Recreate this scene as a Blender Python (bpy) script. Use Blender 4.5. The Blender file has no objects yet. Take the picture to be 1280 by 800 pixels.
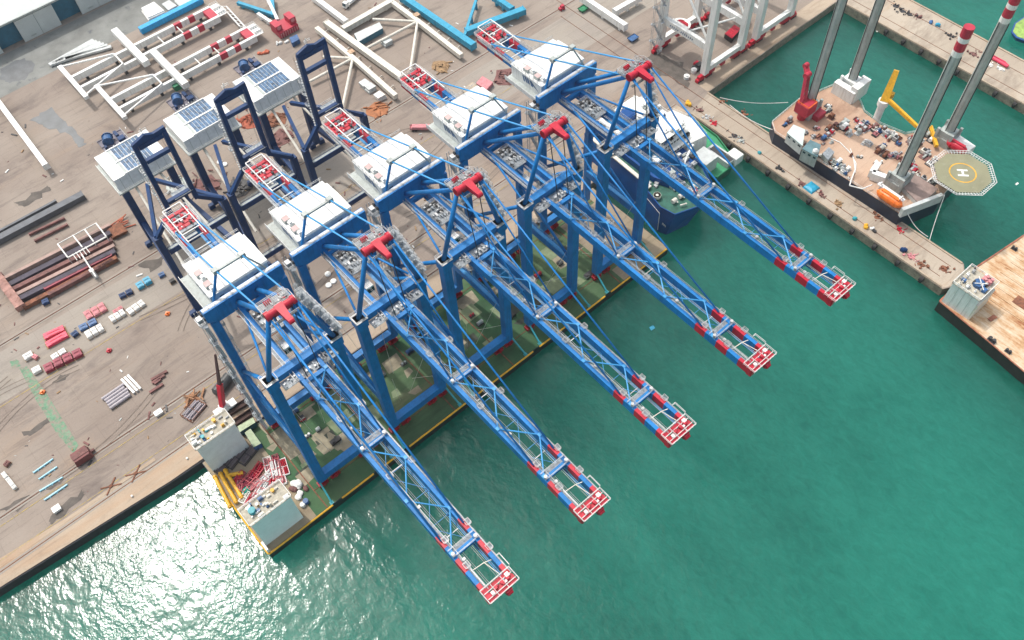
import bpy, math, random
import mathutils
from mathutils import Vector, Matrix
random.seed(7)
S = bpy.context.scene
COL = S.collection
# ---------------------------------------------------------------- camera (surveyed from the cranes)
CAM_R = [[0.754753208178965, -0.654916248223569, -0.03784577329073266],
         [-0.561062169077277, -0.6145449659599818, -0.5545662514445269],
         [0.3399365193289917, 0.4397944890783624, -0.8312785154207767]]
CAM_F = 1121.93
CAM_C = Vector((-33.0254, -133.1359, 267.0228))
def G(u, v, z=0.0):
    """survey helper: ground plan position of a point of the site at height z"""
    d = [(u-640)/CAM_F, (v-400)/CAM_F, 1.0]
    w = Vector([sum(d[i]*CAM_R[i][j] for i in range(3)) for j in range(3)])
    return CAM_C + w*((z-CAM_C.z)/w.z)
cam = bpy.data.cameras.new('camera'); camo = bpy.data.objects.new('camera', cam); COL.objects.link(camo)
cam.sensor_width = 36; cam.lens = 36*CAM_F/1280; cam.clip_start = 1; cam.clip_end = 9000
M = Matrix(((CAM_R[0][0], -CAM_R[1][0], -CAM_R[2][0], CAM_C.x),
            (CAM_R[0][1], -CAM_R[1][1], -CAM_R[2][1], CAM_C.y),
            (CAM_R[0][2], -CAM_R[1][2], -CAM_R[2][2], CAM_C.z), (0, 0, 0, 1)))
camo.matrix_world = M
S.camera = camo
# ---------------------------------------------------------------- light
SUN_EL, SUN_AZ = 60.3, 97.5
sd = Vector((math.cos(math.radians(SUN_EL))*math.cos(math.radians(SUN_AZ)), math.cos(math.radians(SUN_EL))*math.sin(math.radians(SUN_AZ)), math.sin(math.radians(SUN_EL))))
w = bpy.data.worlds.new('World'); S.world = w; w.use_nodes = True
nt = w.node_tree; bg = nt.nodes['Background']
sky = nt.nodes.new('ShaderNodeTexSky'); sky.sky_type = 'NISHITA'; sky.sun_disc = False
sky.sun_elevation = math.radians(SUN_EL); sky.sun_rotation = math.radians(90-SUN_AZ)
sky.air_density = 2.2; sky.dust_density = 5.0; sky.ozone_density = 1.0
hs = nt.nodes.new('ShaderNodeHueSaturation'); hs.inputs['Saturation'].default_value = .62; nt.links.new(sky.outputs[0], hs.inputs['Color']); nt.links.new(hs.outputs[0], bg.inputs[0]); bg.inputs[1].default_value = 0.15
sl = bpy.data.lights.new('sun', 'SUN'); sl.energy = 2.0; sl.angle = math.radians(1.0); sl.color = (1, 0.955, 0.89)
so = bpy.data.objects.new('sun', sl); COL.objects.link(so)
so.rotation_euler = (-sd).to_track_quat('-Z', 'Y').to_euler(); so.location = sd*800
vs = S.view_settings; vs.view_transform = 'Standard'; vs.look = 'None'; vs.exposure = 0.42; vs.gamma = 1
# ---------------------------------------------------------------- materials
def lin(r, g, b):
    f = lambda c: (c/255/12.92) if c/255 <= .04045 else ((c/255+.055)/1.055)**2.4
    return (f(r), f(g), f(b))
MC = {}
def mat(name, col, rough=.5, metal=0., var=.12, scale=.35, col2=None, thr=None, spec=.5, bump=0.):
    if name in MC: return MC[name]
    m = bpy.data.materials.new(name); m.use_nodes = True; n = m.node_tree.nodes; L = m.node_tree.links
    b = n['Principled BSDF']; b.inputs['Roughness'].default_value = rough; b.inputs['Metallic'].default_value = metal
    b.inputs['Specular IOR Level'].default_value = spec
    geo = n.new('ShaderNodeNewGeometry')
    nz = n.new('ShaderNodeTexNoise'); nz.inputs['Scale'].default_value = scale; nz.inputs['Detail'].default_value = 6; nz.inputs['Roughness'].default_value = .65
    L.new(geo.outputs['Position'], nz.inputs['Vector'])
    r = n.new('ShaderNodeValToRGB'); e = r.color_ramp.elements
    e[0].position = .3; e[1].position = .7
    e[0].color = (*[max(0, c*(1-var*1.6)) for c in col], 1); e[1].color = (*[min(1, c*(1+var)) for c in col], 1)
    L.new(nz.outputs['Fac'], r.inputs['Fac']); out = r.outputs['Color']
    if col2:
        n2 = n.new('ShaderNodeTexNoise'); n2.inputs['Scale'].default_value = scale*2.3; n2.inputs['Detail'].default_value = 8; n2.inputs['Roughness'].default_value = .7
        L.new(geo.outputs['Position'], n2.inputs['Vector'])
        r2 = n.new('ShaderNodeValToRGB'); t = thr or .58
        r2.color_ramp.elements[0].position = t; r2.color_ramp.elements[1].position = min(1, t+.12)
        L.new(n2.outputs['Fac'], r2.inputs['Fac'])
        mx = n.new('ShaderNodeMixRGB'); L.new(r2.outputs['Color'], mx.inputs['Fac']); L.new(out, mx.inputs['Color1']); mx.inputs['Color2'].default_value = (*col2, 1)
        out = mx.outputs['Color']
    if rough > .38 and name.endswith('paint'):
        mp = n.new('ShaderNodeMapping'); mp.inputs['Scale'].default_value = (1.6, 1.6, .16); L.new(geo.outputs['Position'], mp.inputs['Vector'])
        n3 = n.new('ShaderNodeTexNoise'); n3.inputs['Scale'].default_value = .8; n3.inputs['Detail'].default_value = 7; n3.inputs['Roughness'].default_value = .75; L.new(mp.outputs[0], n3.inputs['Vector'])
        r3 = n.new('ShaderNodeValToRGB'); r3.color_ramp.elements[0].position = .30; r3.color_ramp.elements[0].color = (.62,.58,.55,1); r3.color_ramp.elements[1].position = .52; r3.color_ramp.elements[1].color = (1,1,1,1); L.new(n3.outputs['Fac'], r3.inputs['Fac'])
        m3 = n.new('ShaderNodeMixRGB'); m3.blend_type = 'MULTIPLY'; m3.inputs['Fac'].default_value = .75; L.new(out, m3.inputs['Color1']); L.new(r3.outputs['Color'], m3.inputs['Color2']); out = m3.outputs['Color']
    L.new(out, b.inputs['Base Color'])
    if bump:
        bp = n.new('ShaderNodeBump'); bp.inputs['Strength'].default_value = bump; bp.inputs['Distance'].default_value = .1
        L.new(nz.outputs['Fac'], bp.inputs['Height']); L.new(bp.outputs['Normal'], b.inputs['Normal'])
    MC[name] = m
    return m
BLUE = mat('crane_blue_paint', (.004, .172, .48), .5, var=.16, scale=.18, col2=(.012, .13, .33), thr=.62, spec=.35)
LBLUE = mat('light_blue_paint', (.04, .29, .62), .45, var=.1)
RED = mat('signal_red_paint', (.48, .005, .030), .45, var=.12, scale=.4)
WHITE = mat('white_paint', (.74, .75, .74), .45, var=.05, scale=.25, col2=(.52, .5, .46), thr=.68)
GALV = mat('galvanised_steel', (.46, .47, .48), .45, metal=.25, var=.2, scale=.8)
GRATE = mat('grating_steel', (.27, .30, .33), .6, metal=.2, var=.3, scale=1.2)
NAVY = mat('navy_paint', (.003, .036, .13), .5, var=.18, scale=.25, spec=.3)
GREYP = mat('grey_paint', (.38, .42, .41), .5, var=.12, scale=.3)
DARK = mat('dark_steel', (.035, .035, .04), .55, var=.3, scale=.8)
RUST = mat('rusty_steel', (.22, .085, .045), .85, var=.35, scale=.6, col2=(.12, .05, .035), thr=.5)
PRIMER = mat('purple_brown_primer', (.17, .075, .07), .8, var=.3, scale=.4, col2=(.24, .12, .1), thr=.55)
MAROON = mat('maroon_paint', (.26, .018, .05), .55, var=.2)
PINK = mat('faded_pink_cover', (.55, .22, .24), .8, var=.2, scale=.9)
CYAN = mat('cyan_paint', (.02, .30, .48), .45, var=.1)
SKYB = mat('sky_blue_paint', (.01, .34, .72), .5, var=.12)
TEAL = mat('teal_paint', (.03, .32, .38), .5, var=.15)
CREAM = mat('cream_paint', (.66, .63, .56), .55, var=.08, scale=.4, col2=(.5, .42, .32), thr=.68)
YELLOW = mat('yellow_paint', (.75, .40, .02), .5, var=.15, scale=.6, col2=(.3, .14, .03), thr=.64)
ORANGE = mat('orange_gelcoat', (.80, .17, .02), .35, var=.1)
RUBBER = mat('black_rubber', (.02, .02, .022), .8, var=.2)
GREEN = mat('green_paint', (.02, .22, .10), .55, var=.2)
PALEB = mat('pale_blue_plate', (.76, .88, .89), .5, var=.05, scale=.4, col2=(.66, .77, .78), thr=.66)
TARP = mat('white_tarpaulin', (.68, .68, .66), .75, var=.12, scale=.9, bump=.6)
GLASS = mat('dark_glass', (.02, .05, .07), .12, var=.2)
SOLAR = mat('solar_panel', (.05, .13, .25), .3, var=.6, scale=.9, col2=(.25,.33,.4), thr=.60)
WOOD = mat('timber', (.30, .19, .10), .85, var=.3, scale=.8)
STEELB = mat('steel_blue_paint', (.03, .11, .28), .5, var=.3, scale=.6)
# ---------------------------------------------------------------- mesh builder
class MB:
    def __init__(s): s.v = []; s.f = []; s.m = []
    def add(s, vs, fs, m=0):
        o = len(s.v); s.v += [tuple(p) for p in vs]; s.f += [tuple(i+o for i in f) for f in fs]; s.m += [m]*len(fs); return s
    def box(s, x0, x1, y0, y1, z0, z1, m=0):
        return s.add([(x0,y0,z0),(x1,y0,z0),(x1,y1,z0),(x0,y1,z0),(x0,y0,z1),(x1,y0,z1),(x1,y1,z1),(x0,y1,z1)],
                     [(3,2,1,0),(4,5,6,7),(0,1,5,4),(1,2,6,5),(2,3,7,6),(3,0,4,7)], m)
    def beam(s, p, q, w, h=None, m=0, up=(0,0,1), w2=None, h2=None):
        p = Vector(p); q = Vector(q); h = w if h is None else h; d = (q-p)
        if d.length < 1e-6: return s
        d.normalize(); u = Vector(up)
        if abs(d.dot(u)) > .98: u = Vector((0,1,0)) if abs(d.y) < .9 else Vector((1,0,0))
        a = d.cross(u).normalized(); b = a.cross(d).normalized()
        vs = []
        for c, ww, hh in ((p, w, h), (q, w2 or w, h2 or h)):
            vs += [c-a*ww/2-b*hh/2, c+a*ww/2-b*hh/2, c+a*ww/2+b*hh/2, c-a*ww/2+b*hh/2]
        return s.add(vs, [(3,2,1,0),(4,5,6,7),(0,1,5,4),(1,2,6,5),(2,3,7,6),(3,0,4,7)], m)
    def tube(s, p, q, r, n=10, r2=None, m=0, caps=True):
        p = Vector(p); q = Vector(q); d = (q-p).normalized(); u = Vector((0,0,1)) if abs(d.z) < .95 else Vector((1,0,0))
        a = d.cross(u).normalized(); b = a.cross(d).normalized(); vs = []
        for c, rr in ((p, r), (q, r2 if r2 is not None else r)):
            for i in range(n):
                t = 2*math.pi*i/n; vs.append(c+a*math.cos(t)*rr+b*math.sin(t)*rr)
        fs = [(i, (i+1) % n, n+(i+1) % n, n+i) for i in range(n)]
        if caps: fs += [tuple(range(n-1,-1,-1)), tuple(range(n, 2*n))]
        return s.add(vs, fs, m)
    def path(s, pts, r, n=8, m=0):
        for a, b in zip(pts, pts[1:]): s.tube(a, b, r, n, m=m)
        return s
    def prism(s, poly, z0, z1, m=0, poly2=None, mtop=None):
        n = len(poly); p2 = poly2 or poly
        s.add([(x,y,z0) for x,y in poly]+[(x,y,z1) for x,y in p2], [(i,(i+1)%n,n+(i+1)%n,n+i) for i in range(n)]+[tuple(range(n-1,-1,-1))], m)
        return s.add([(x,y,z1) for x,y in p2], [tuple(range(n))], m if mtop is None else mtop)
    def quad(s, pts, m=0): return s.add(pts, [tuple(range(len(pts)))], m)
    def ring(s, c, r0, r1, z, n=40, m=0):
        vs = []
        for i in range(n):
            t = 2*math.pi*i/n; vs += [(c[0]+r0*math.cos(t), c[1]+r0*math.sin(t), z), (c[0]+r1*math.cos(t), c[1]+r1*math.sin(t), z)]
        return s.add(vs, [(2*i, 2*i+1, (2*i+3) % (2*n), (2*i+2) % (2*n)) for i in range(n)], m)
    def rail(s, pts, h=1.1, step=1.8, t=.085, m=0, closed=False):
        pts = [Vector(p) for p in pts]
        if closed: pts.append(pts[0])
        for a, b in zip(pts, pts[1:]):
            for k in (1, .5): s.beam(a+Vector((0,0,h*k)), b+Vector((0,0,h*k)), t, t, m)
            n = max(1, int((b-a).length/step))
            for i in range(n+1):
                c = a.lerp(b, i/n); s.beam(c, c+Vector((0,0,h)), t, t, m)
        return s
    def walk(s, p, q, w=.9, mg=0, mr=1, rails=(1,1), h=1.1):
        p = Vector(p); q = Vector(q); s.beam(p, q, w, .08, mg)
        d = (q-p); a = Vector((d.y, -d.x, 0))
        if a.length < 1e-6: return s
        a.normalize()
        if rails[0]: s.rail([p+a*w/2, q+a*w/2], h, m=mr)
        if rails[1]: s.rail([p-a*w/2, q-a*w/2], h, m=mr)
        return s
    def stairs(s, x0, y0, x1, y1, z0, z1, flights, w=.8, mg=0, mr=1):
        """zigzag flights between two plan points"""
        a = Vector((x0,y0,0)); b = Vector((x1,y1,0)); off = Vector((-(b-a).y, (b-a).x, 0)).normalized()*w
        for i in range(flights):
            za = z0+(z1-z0)*i/flights; zb = z0+(z1-z0)*(i+1)/flights
            p, q = (a, b) if i % 2 == 0 else (b+off, a+off)
            p = Vector((p.x,p.y,za)); q = Vector((q.x,q.y,zb))
            s.walk(p, q, w, mg, mr)
            e = (q-p); e.z = 0; e.normalize()
            s.beam(q-off*.6*(1 if i%2 else 0), q-off*.6*(1 if i%2 else 0)+off*.5+e*1.2, w*1.6, .08, mg)
        for c in (a, b, a+off, b+off): s.beam((c.x,c.y,z0), (c.x,c.y,z1+1), .16, .16, mr)
        return s
    def build(s, name, mats, parent=None, loc=(0,0,0), smooth=False, kind=None):
        me = bpy.data.meshes.new(name); l = Vector(loc)
        me.from_pydata([tuple(Vector(p)-l) for p in s.v], [], s.f)
        for m in (mats if isinstance(mats, (list, tuple)) else [mats]): me.materials.append(m)
        me.polygons.foreach_set('material_index', s.m); me.update()
        if smooth: me.polygons.foreach_set('use_smooth', [True]*len(me.polygons))
        o = bpy.data.objects.new(name, me); COL.objects.link(o)
        if parent is not None: o.parent = parent
        else: o.location = l
        if kind: o['kind'] = kind
        return o
def base_of(mb):
    xs = [p[0] for p in mb.v]; ys = [p[1] for p in mb.v]; zs = [p[2] for p in mb.v]
    return ((min(xs)+max(xs))/2, (min(ys)+max(ys))/2, min(zs))
def tag(o, label, cat, group=None):
    o['label'] = label; o['category'] = cat
    if group: o['group'] = group
    return o
def thing(name, label, cat, loc=(0,0,0), group=None):
    o = bpy.data.objects.new(name, None); COL.objects.link(o); o.location = loc; o.empty_display_size = 2
    return tag(o, label, cat, group)
def solo(name, mb, mats, label, cat, group=None, smooth=False):
    return tag(mb.build(name, mats, None, base_of(mb), smooth), label, cat, group)
def copy_tree(o, parent=None):
    c = o.copy(); COL.objects.link(c)
    if parent is not None: c.parent = parent
    for ch in list(o.children): copy_tree(ch, c)
    return c
# ================================================================= blue ship-to-shore cranes
def text_mesh(txt, size, name='lettering', ex=.02):
    cu = bpy.data.curves.new(name, 'FONT'); cu.body = txt; cu.size = size; cu.extrude = ex; cu.align_x = 'CENTER'; cu.align_y = 'CENTER'
    o = bpy.data.objects.new(name, cu); COL.objects.link(o); bpy.context.view_layer.update()
    me = bpy.data.meshes.new_from_object(o.evaluated_get(bpy.context.evaluated_depsgraph_get()))
    bpy.data.objects.remove(o); return me
def place_mesh(me, name, m, parent, mw):
    me.materials.clear(); me.materials.append(m)
    o = bpy.data.objects.new(name, me); COL.objects.link(o); o.parent = parent; o.matrix_local = mw; return o

RC = random.Random(99)
def make_crane():
    T = thing('ship_to_shore_crane', 'x', 'crane', (0,0,0), 'blue quay cranes standing on the long barge')
    GX, ZT, ZB = 3.35, 65.3, 62.4          # girder centre, top, bottom
    B2 = [BLUE, RED]
    # legs
    for sx in (-1, 1):
        m = MB().box(sx*10.15-1.4, sx*10.15+1.4, 0, 2.6, 3.6, 66.9); m.box(sx*10.15-1.75, sx*10.15+1.75, -.35, 2.95, 63.5, 66.2)
        m.rail([(sx*10.15-1.9,-.5,66.9),(sx*10.15+1.9,-.5,66.9),(sx*10.15+1.9,3.1,66.9),(sx*10.15-1.9,3.1,66.9)], closed=True, m=1); m.box(sx*10.15-1.9, sx*10.15+1.9, -.5, 3.1, 66.8, 66.9, 1)
        for z in (12,24,30,42,54): m.box(sx*10.15-1.43, sx*10.15+1.43, -.03, 2.63, z, z+.14)
        m.build('leg', [BLUE, GALV], T)
        m = MB().box(sx*11.1-1.2, sx*11.1+1.2, 28.3, 30.0, 3.6, 64.6)
        for z in (12,24,36,48,58): m.box(sx*11.1-1.23, sx*11.1+1.23, 28.27, 30.03, z, z+.14)
        m.build('leg', BLUE, T)
    # sills with bogies
    for y0, y1, xr in ((.05, 2.55, 8.74), (28.35, 30.55, 9.88)):
        sb = MB().box(-xr, xr, y0, y1, 3.9, 7.0).build('sill_beam', BLUE, T)
        for sx in (-1, 1):
            for bx in (10.2, 5.6):
                m = MB(); c = (y0+y1)/2
                m.add([(sx*bx-.9,c-.8,3.9),(sx*bx+.9,c-.8,3.9),(sx*bx+.9,c+.8,3.9),(sx*bx-.9,c+.8,3.9),(sx*bx-1.5,c-.6,1.3),(sx*bx+1.5,c-.6,1.3),(sx*bx+1.5,c+.6,1.3),(sx*bx-1.5,c+.6,1.3)],
                      [(0,1,2,3),(7,6,5,4),(4,5,1,0),(5,6,2,1),(6,7,3,2),(7,4,0,3)])
                m.box(sx*bx-1.7, sx*bx-.2, c-.95, c+.95, .5, 1.7); m.box(sx*bx+.2, sx*bx+1.7, c-.95, c+.95, .5, 1.7)
                m.box(sx*bx-.5, sx*bx+.5, c-1.7, c-.8, 1.5, 2.8)
                for k in (-1.3,-.6,.6,1.3): m.tube((sx*bx+k,c-.35,.42),(sx*bx+k,c+.35,.42),.42,12,m=1)
                m.build('bogie', [mat('dark_red_paint', (.34,.004,.022), .5, var=.2), DARK], sb)
    # tie-down struts to the deck edge
    for sx in (-1, 1):
        m = MB().beam((sx*11.2,.3,4.6),(sx*11.9,-6.0,.35),.55,.5); m.box(sx*11.9-.6, sx*11.9+.6, -6.5, -5.4, 0, .35); m.build('tie_down_strut', TEAL, T)
        m = MB()
        m.tube((sx*6.2,.6,30),(sx*2.0,9,.2),.06,5); m.tube((sx*6.5,27.9,30),(sx*2.5,19,.2),.06,5); m.tube((sx*6.2,13,.2),(sx*8.9,2.6,12),.06,5)
        m.build('lashing_cable', CREAM, T)
    # side frames
    for sx in (-1, 1):
        m = MB().box(sx*10.2-.85, sx*10.2+.85, 2.6, 28.3, 18.6, 21.4)
        m.box(sx*10.2-.55, sx*10.2+.55, 2.7, 28.2, 21.4, 21.46, 1); m.rail([(sx*11.0,2.7,21.4),(sx*11.0,28.2,21.4)], m=1)
        m.build('portal_side_beam', [BLUE, LBLUE], T)
        MB().tube((sx*10.9,28.8,37.5),(sx*10.3,2.2,65.2),.62,12).build('diagonal_brace', BLUE, T, smooth=True)
        MB().tube((sx*10.9,28.6,36.5),(sx*10.2,2.2,21.0),.5,12).build('diagonal_brace', BLUE, T, smooth=True)
    # top beam waterside
    m = MB().box(-8.75, 8.75, .2, 2.4, 64.7, 67.0); m.rail([(-8.3,2.3,67),(8.3,2.3,67)], m=1)
    m.build('portal_top_beam', [BLUE, GALV], T)
    # landside beam
    m = MB().add([(-12.9,28.2,66.2),(-9.6,28.2,64.2),(9.6,28.2,64.2),(12.1,28.2,66.2),(12.1,28.2,70.4),(-12.9,28.2,70.4)]+[(x,30.1,z) for x,z in ((-12.9,66.2),(-9.6,64.2),(9.6,64.2),(12.1,66.2),(12.1,70.4),(-12.9,70.4))],
                 [(0,1,2,3,4,5),(11,10,9,8,7,6),(0,6,7,1),(1,7,8,2),(2,8,9,3),(3,9,10,4),(4,10,11,5),(5,11,6,0)])
    m.box(-12.7, 12.0, 28.9, 29.9, 70.4, 70.48, 2); m.rail([(-12.8,28.3,70.4),(12,28.3,70.4)], m=2)
    lb = m.build('landside_beam', [BLUE, LBLUE, GALV], T)
    m = MB()
    for k in range(2):
        m.tube((-13.3,28.8+k*1.6,67.6+k*.3),(-12.9,28.8+k*1.6,67.6+k*.3),.62,14,m=0)
    m.build('fan_motor', DARK, lb)
    m = MB().box(-15.2,-12.95,28.3,31.3,66.0,66.1).rail([(-15.2,31.3,66.1),(-15.2,28.3,66.1),(-12.95,28.3,66.1)], m=1); m.box(-14.9,-13.5,29.4,31,66.1,67.6,1)
    m.build('access_platform', [GRATE, GALV], T)
    # A-frame
    for sx in (-1, 1):
        MB().tube((sx*10.2,1.2,66.8),(sx*3.7,-.2,91.2),.72,14,r2=.62).build('a_frame_leg', BLUE, T, smooth=True)
        MB().tube((sx*3.1,28.6,66.6),(sx*3.1,.4,91.3),.72,14,r2=.62).build('a_frame_back_leg', BLUE, T, smooth=True)
    m = MB().tube((-10.0,1.3,66.4),(-3.9,24,65.0),.34,10).tube((10.0,1.3,66.4),(3.9,24,65.0),.34,10); m.build('plan_bracing', BLUE, T, smooth=True)
    # apex head
    m = MB().tube((-4.5,-.6,92.2),(4.0,-.6,92.2),.95,18).tube((-4.5,-.6,92.2),(-3.4,-.6,92.2),1.2,18).tube((2.9,-.6,92.2),(4.0,-.6,92.2),1.2,18)
    m.beam((-.3,.2,92.3),(-.3,-5.6,92.0),2.4,1.9,h2=1.1,w2=1.3); m.tube((-1.0,-5.4,92),(.4,-5.4,92),.75,14); m.box(-3.4,2.9,-.9,-.3,90.4,92)
    m.build('apex_head', RED, T)
    m = MB().box(-4.4,3.6,.4,4.2,91.2,91.3).rail([(-4.4,4.2,91.3),(3.6,4.2,91.3),(3.6,.4,91.3)], m=1).rail([(-4.4,.4,91.3),(-4.4,4.2,91.3)], m=1)
    for k in range(22):
        x = RC.uniform(-4.1,3.0); y = RC.uniform(.7,3.7); s_ = RC.uniform(.15,.55); m.box(x,x+s_,y,y+RC.uniform(.2,.7),91.3,91.6+RC.uniform(.1,1.1), RC.choice((2,1,1,0,0)))
    for k in range(4): m.tube((-2.6+k*.5,2.9,92.2),(-2.4+k*.5,2.9,92.2),.7,12,m=2); m.rail([(-4.4,.9+k*.8,91.3),(3.6,.9+k*.8,91.3)], h=1.0, m=1)
    m.box(-4.6,-2.2,-2.6,-1.7,89.9,90); m.rail([(-4.6,-2.6,90),(4.2,-2.6,90)], m=1); m.box(-4.6,4.2,-2.6,-1.7,89.85,89.95)
    m.rail([(3.8,-1.6,92.8),(3.8,1.6,92.8),(2.2,3.6,92.8)], m=1)
    m.build('apex_platform', [GRATE, GALV, RED], T)
    # stairs: right pylon and left landside leg
    m = MB()
    for k in range(9):
        z = 67.5+k*2.6; s_ = k/9.; x = 10.6-6.4*s_+1.7; m.walk((x-.8*(k%2),2.6,z),(x-.8*((k+1)%2)-.6,5.0 if k%2 else .2,z+2.4),.8,0,1)
        m.box(x-1,x+1,1.2,3.6,z-.06,z,0); m.rail([(x-1,3.6,z),(x+1,3.6,z),(x+1,1.2,z)], m=1)
    m.build('pylon_stairs', [GRATE, GALV], T)
    m = MB().stairs(-13.4, 28.6, -13.4, 33.0, 3, 66, 14, .9); m.build('stair_tower', [GRATE, GALV], T)
    m = MB()
    for k in range(8): z = 8+k*7.2; m.box(-10.0,-8.6,30.7,31.6,z,z+.08); m.rail([(-8.6,31.6,z),(-8.6,30.7,z)],m=1)
    m.tube((-9.3,31.2,4),(-9.3,31.2,62),.09,6,m=1); m.tube((-8.8,31.2,4),(-8.8,31.2,62),.09,6,m=1)
    m.build('ladder', [GRATE, GALV], T)
    # girders: boom and back reach
    bands = [(-80.2,-75.4,1),(-75.4,-71.55,0),(-71.55,-67.8,1),(-67.8,-64.05,0),(-64.05,-60.4,1),(-60.4,-3.6,0)]
    for sx in (-1, 1):
        m = MB()
        for a, b, mi in bands: m.box(sx*GX-.52, sx*GX+.52, a, b, ZB+.15, ZT, mi)
        m.box(sx*2.45-.26, sx*2.45+.26, -79, -3.8, ZB-.1, ZB+.1, 2)                       # trolley rail flange
        m.box(sx*2.45-.08, sx*2.45+.08, -79, -3.8, ZB+.1, ZB+.22, 3)
        for k in range(9): y = -8-k*8; m.box(sx*GX-.56, sx*GX+.56, y-.07, y+.07, ZB+.1, ZT+.04, 0 if y > -60 else 1 if (-64 < y < -60.4 or -71.5 < y < -67.8 or y < -75.4) else 0)
        bg_ = m.build('boom_girder', [BLUE, RED, LBLUE, DARK], T)
        mm = MB(); xx = sx*(GX-.85)if sx < 0 else sx*(GX+.85)
        zz = ZT-.3 if sx < 0 else ZT-.6
        mm.walk((xx,-78,zz),(xx,-4,zz),.42,0,1,rails=(1,0) if sx < 0 else (0,1))
        for k in range(18):
            y = -6-k*4.1; mm.beam((sx*GX,y,zz-.15),(xx,y,zz-.15),.12,.12,1)
        for y in (-62.5,-70.5,-41,-20): mm.box(xx-.7,xx+.7,y-.7,y+.7,zz,zz+.1,0); mm.rail([(xx-.7,y-.7,zz),(xx+.7,y-.7,zz),(xx+.7,y+.7,zz),(xx-.7,y+.7,zz)],closed=True,m=1)
        mm.build('walkway', [GRATE, GALV], bg_)
    for sx in (-1, 1):
        m = MB()
        for a, b, mi in ((-3.5,57.0,0),(57.0,61.3,1),(61.3,65.2,0),(65.2,70.8,1)): m.box(sx*GX-.65, sx*GX+.65, a, b, ZB-.02, ZT-.05, mi)
        m.box(sx*2.3-.4, sx*2.3+.4, -3.4, 69, ZB-.27, ZB-.07, 2)
        gg = m.build('back_girder', [BLUE, RED, LBLUE], T)
        mm = MB(); xx = sx*(GX+1.15); mm.walk((xx,-2.5,ZT-.4),(xx,27.5,ZT-.4),.9,0,1,rails=(1,1)); mm.build('walkway', [GRATE, GALV], gg); mm = MB(); mm.walk((xx,47,ZT-.4),(xx,69,ZT-.4),.9,0,1,rails=(1,1)); mm.build('walkway', [GRATE, GALV], gg)
    # cross ties of the boom
    def tie(y, w=1.1, h=1.2, grate=True):
        m = MB().box(-GX+.66, GX-.66, y-w/2, y+w/2, ZT-h, ZT-.06)
        if grate:
            m.box(-GX-.4, GX+.4, y+w/2+.05, y+w/2+.95, ZT-.3, ZT-.22, 1); m.rail([(-GX-.4,y+w/2+.9,ZT-.2),(GX+.4,y+w/2+.9,ZT-.2)], m=2); m.rail([(-GX-.4,y-w/2,ZT-.05),(GX+.4,y-w/2,ZT-.05)], m=2)
            m.tube((-GX,y,ZT+.1),(-GX,y,ZT+1.2),.45,10,m=2); m.tube((GX,y,ZT+.1),(GX,y,ZT+1.2),.45,10,m=2)
        m.build('boom_cross_tie', [BLUE, GRATE, GALV], T)
    tie(-4.6, 1.2, 1.4, False); tie(-30.7); tie(-66.6)
    for y in (.2, 26): MB().box(-GX+.66,GX-.66,y,y+1.2,ZT-1.6,ZT-.1).build('girder_cross_tie', BLUE, T)
    nodes = [(GX,-4.6),(-GX,-11.2),(GX,-19.6),(-GX,-30.7),(GX,-39.5),(-GX,-48.8),(GX,-57.0),(-GX,-66.0)]
    m = MB()
    for (xa,ya),(xb,yb) in zip(nodes, nodes[1:]): m.tube((xa,ya,ZT+.1),(xb,yb,ZT+.1),.2,8)
    for x, y in nodes: m.box(x-.5,x+.5,y-.5,y+.5,ZT,ZT+.35)
    low = [(-x, y) for x, y in nodes]
    for (xa,ya),(xb,yb) in zip(low, low[1:]): m.tube((xa*.9,ya,ZB+.4),(xb*.9,yb,ZB+.4),.11,6)
    for (x, y) in nodes[1:-1]: m.tube((x*.9,y,ZT),(x*.9,y,ZB+.4),.1,6); m.tube((x*.9,y,ZB+.4),(-x*.9,y,ZB+.4),.1,6)
    m.build('boom_lacing', LBLUE, T)
    # boom tip
    m = MB().box(-GX-.75,GX+.75,-80.0,-78.7,ZB+.2,ZT+.2); m.box(.2,2.0,-81.3,-80.0,ZB+.8,ZT-.4); m.tube((.4,-81.3,63.9),(1.8,-81.3,63.9),.6,14)
    for k in range(9): q_ = RC.uniform(-3.2,3.2); y_ = RC.uniform(-80.1,-78.3); s_ = RC.uniform(.2,.5); m.box(q_-s_,q_+s_,y_-s_,y_+s_,ZT+.2,ZT+.5+s_,RC.choice((0,0,2)))
    m.box(-GX-.6,GX+.7,-78.3,-77.4,ZT+.1,ZT+.2,0); m.box(-GX-.6,GX+.7,-80.9,-80.1,ZT+.1,ZT+.2,0)
    P = [(-GX-.9,-77.3,ZT+.2),(GX+1.0,-77.3,ZT+.2),(GX+1.0,-81.0,ZT+.2),(-GX-.9,-81.0,ZT+.2)]
    m.rail(P, closed=True, m=2, step=1.0)
    for yy in (-78.5,-80.0): m.rail([(-GX-.6,yy,ZT+.15),(GX+.7,yy,ZT+.15)], h=.8, m=2, step=1.0, t=.07)
    for xx in (-1.4,1.4): m.rail([(xx,-77.6,ZT+.15),(xx,-80.8,ZT+.15)], h=.8, m=2, step=1.2, t=.07)
    m.rail([(-GX+.8,-77,ZT+.2),(-GX+.8,-72,ZT+.2)], m=2); m.rail([(GX+1.4,-77,ZT+.2),(GX+1.4,-73.5,ZT+.2),(GX+.5,-73.5,ZT+.2)], m=2)
    m.build('boom_tip', [RED, GRATE, WHITE], T)
    m = MB().beam((-2.6,-72.2,ZT),(.9,-72.6,ZT),.16,.16).beam((.9,-72.6,ZT),(2.6,-73.2,ZT),.16,.16).beam((.9,-72.6,ZT),(1.8,-76.8,ZT),.16,.16); m.build('service_davit', CREAM, T)
    # trolley ropes along the boom
    m = MB()
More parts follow.
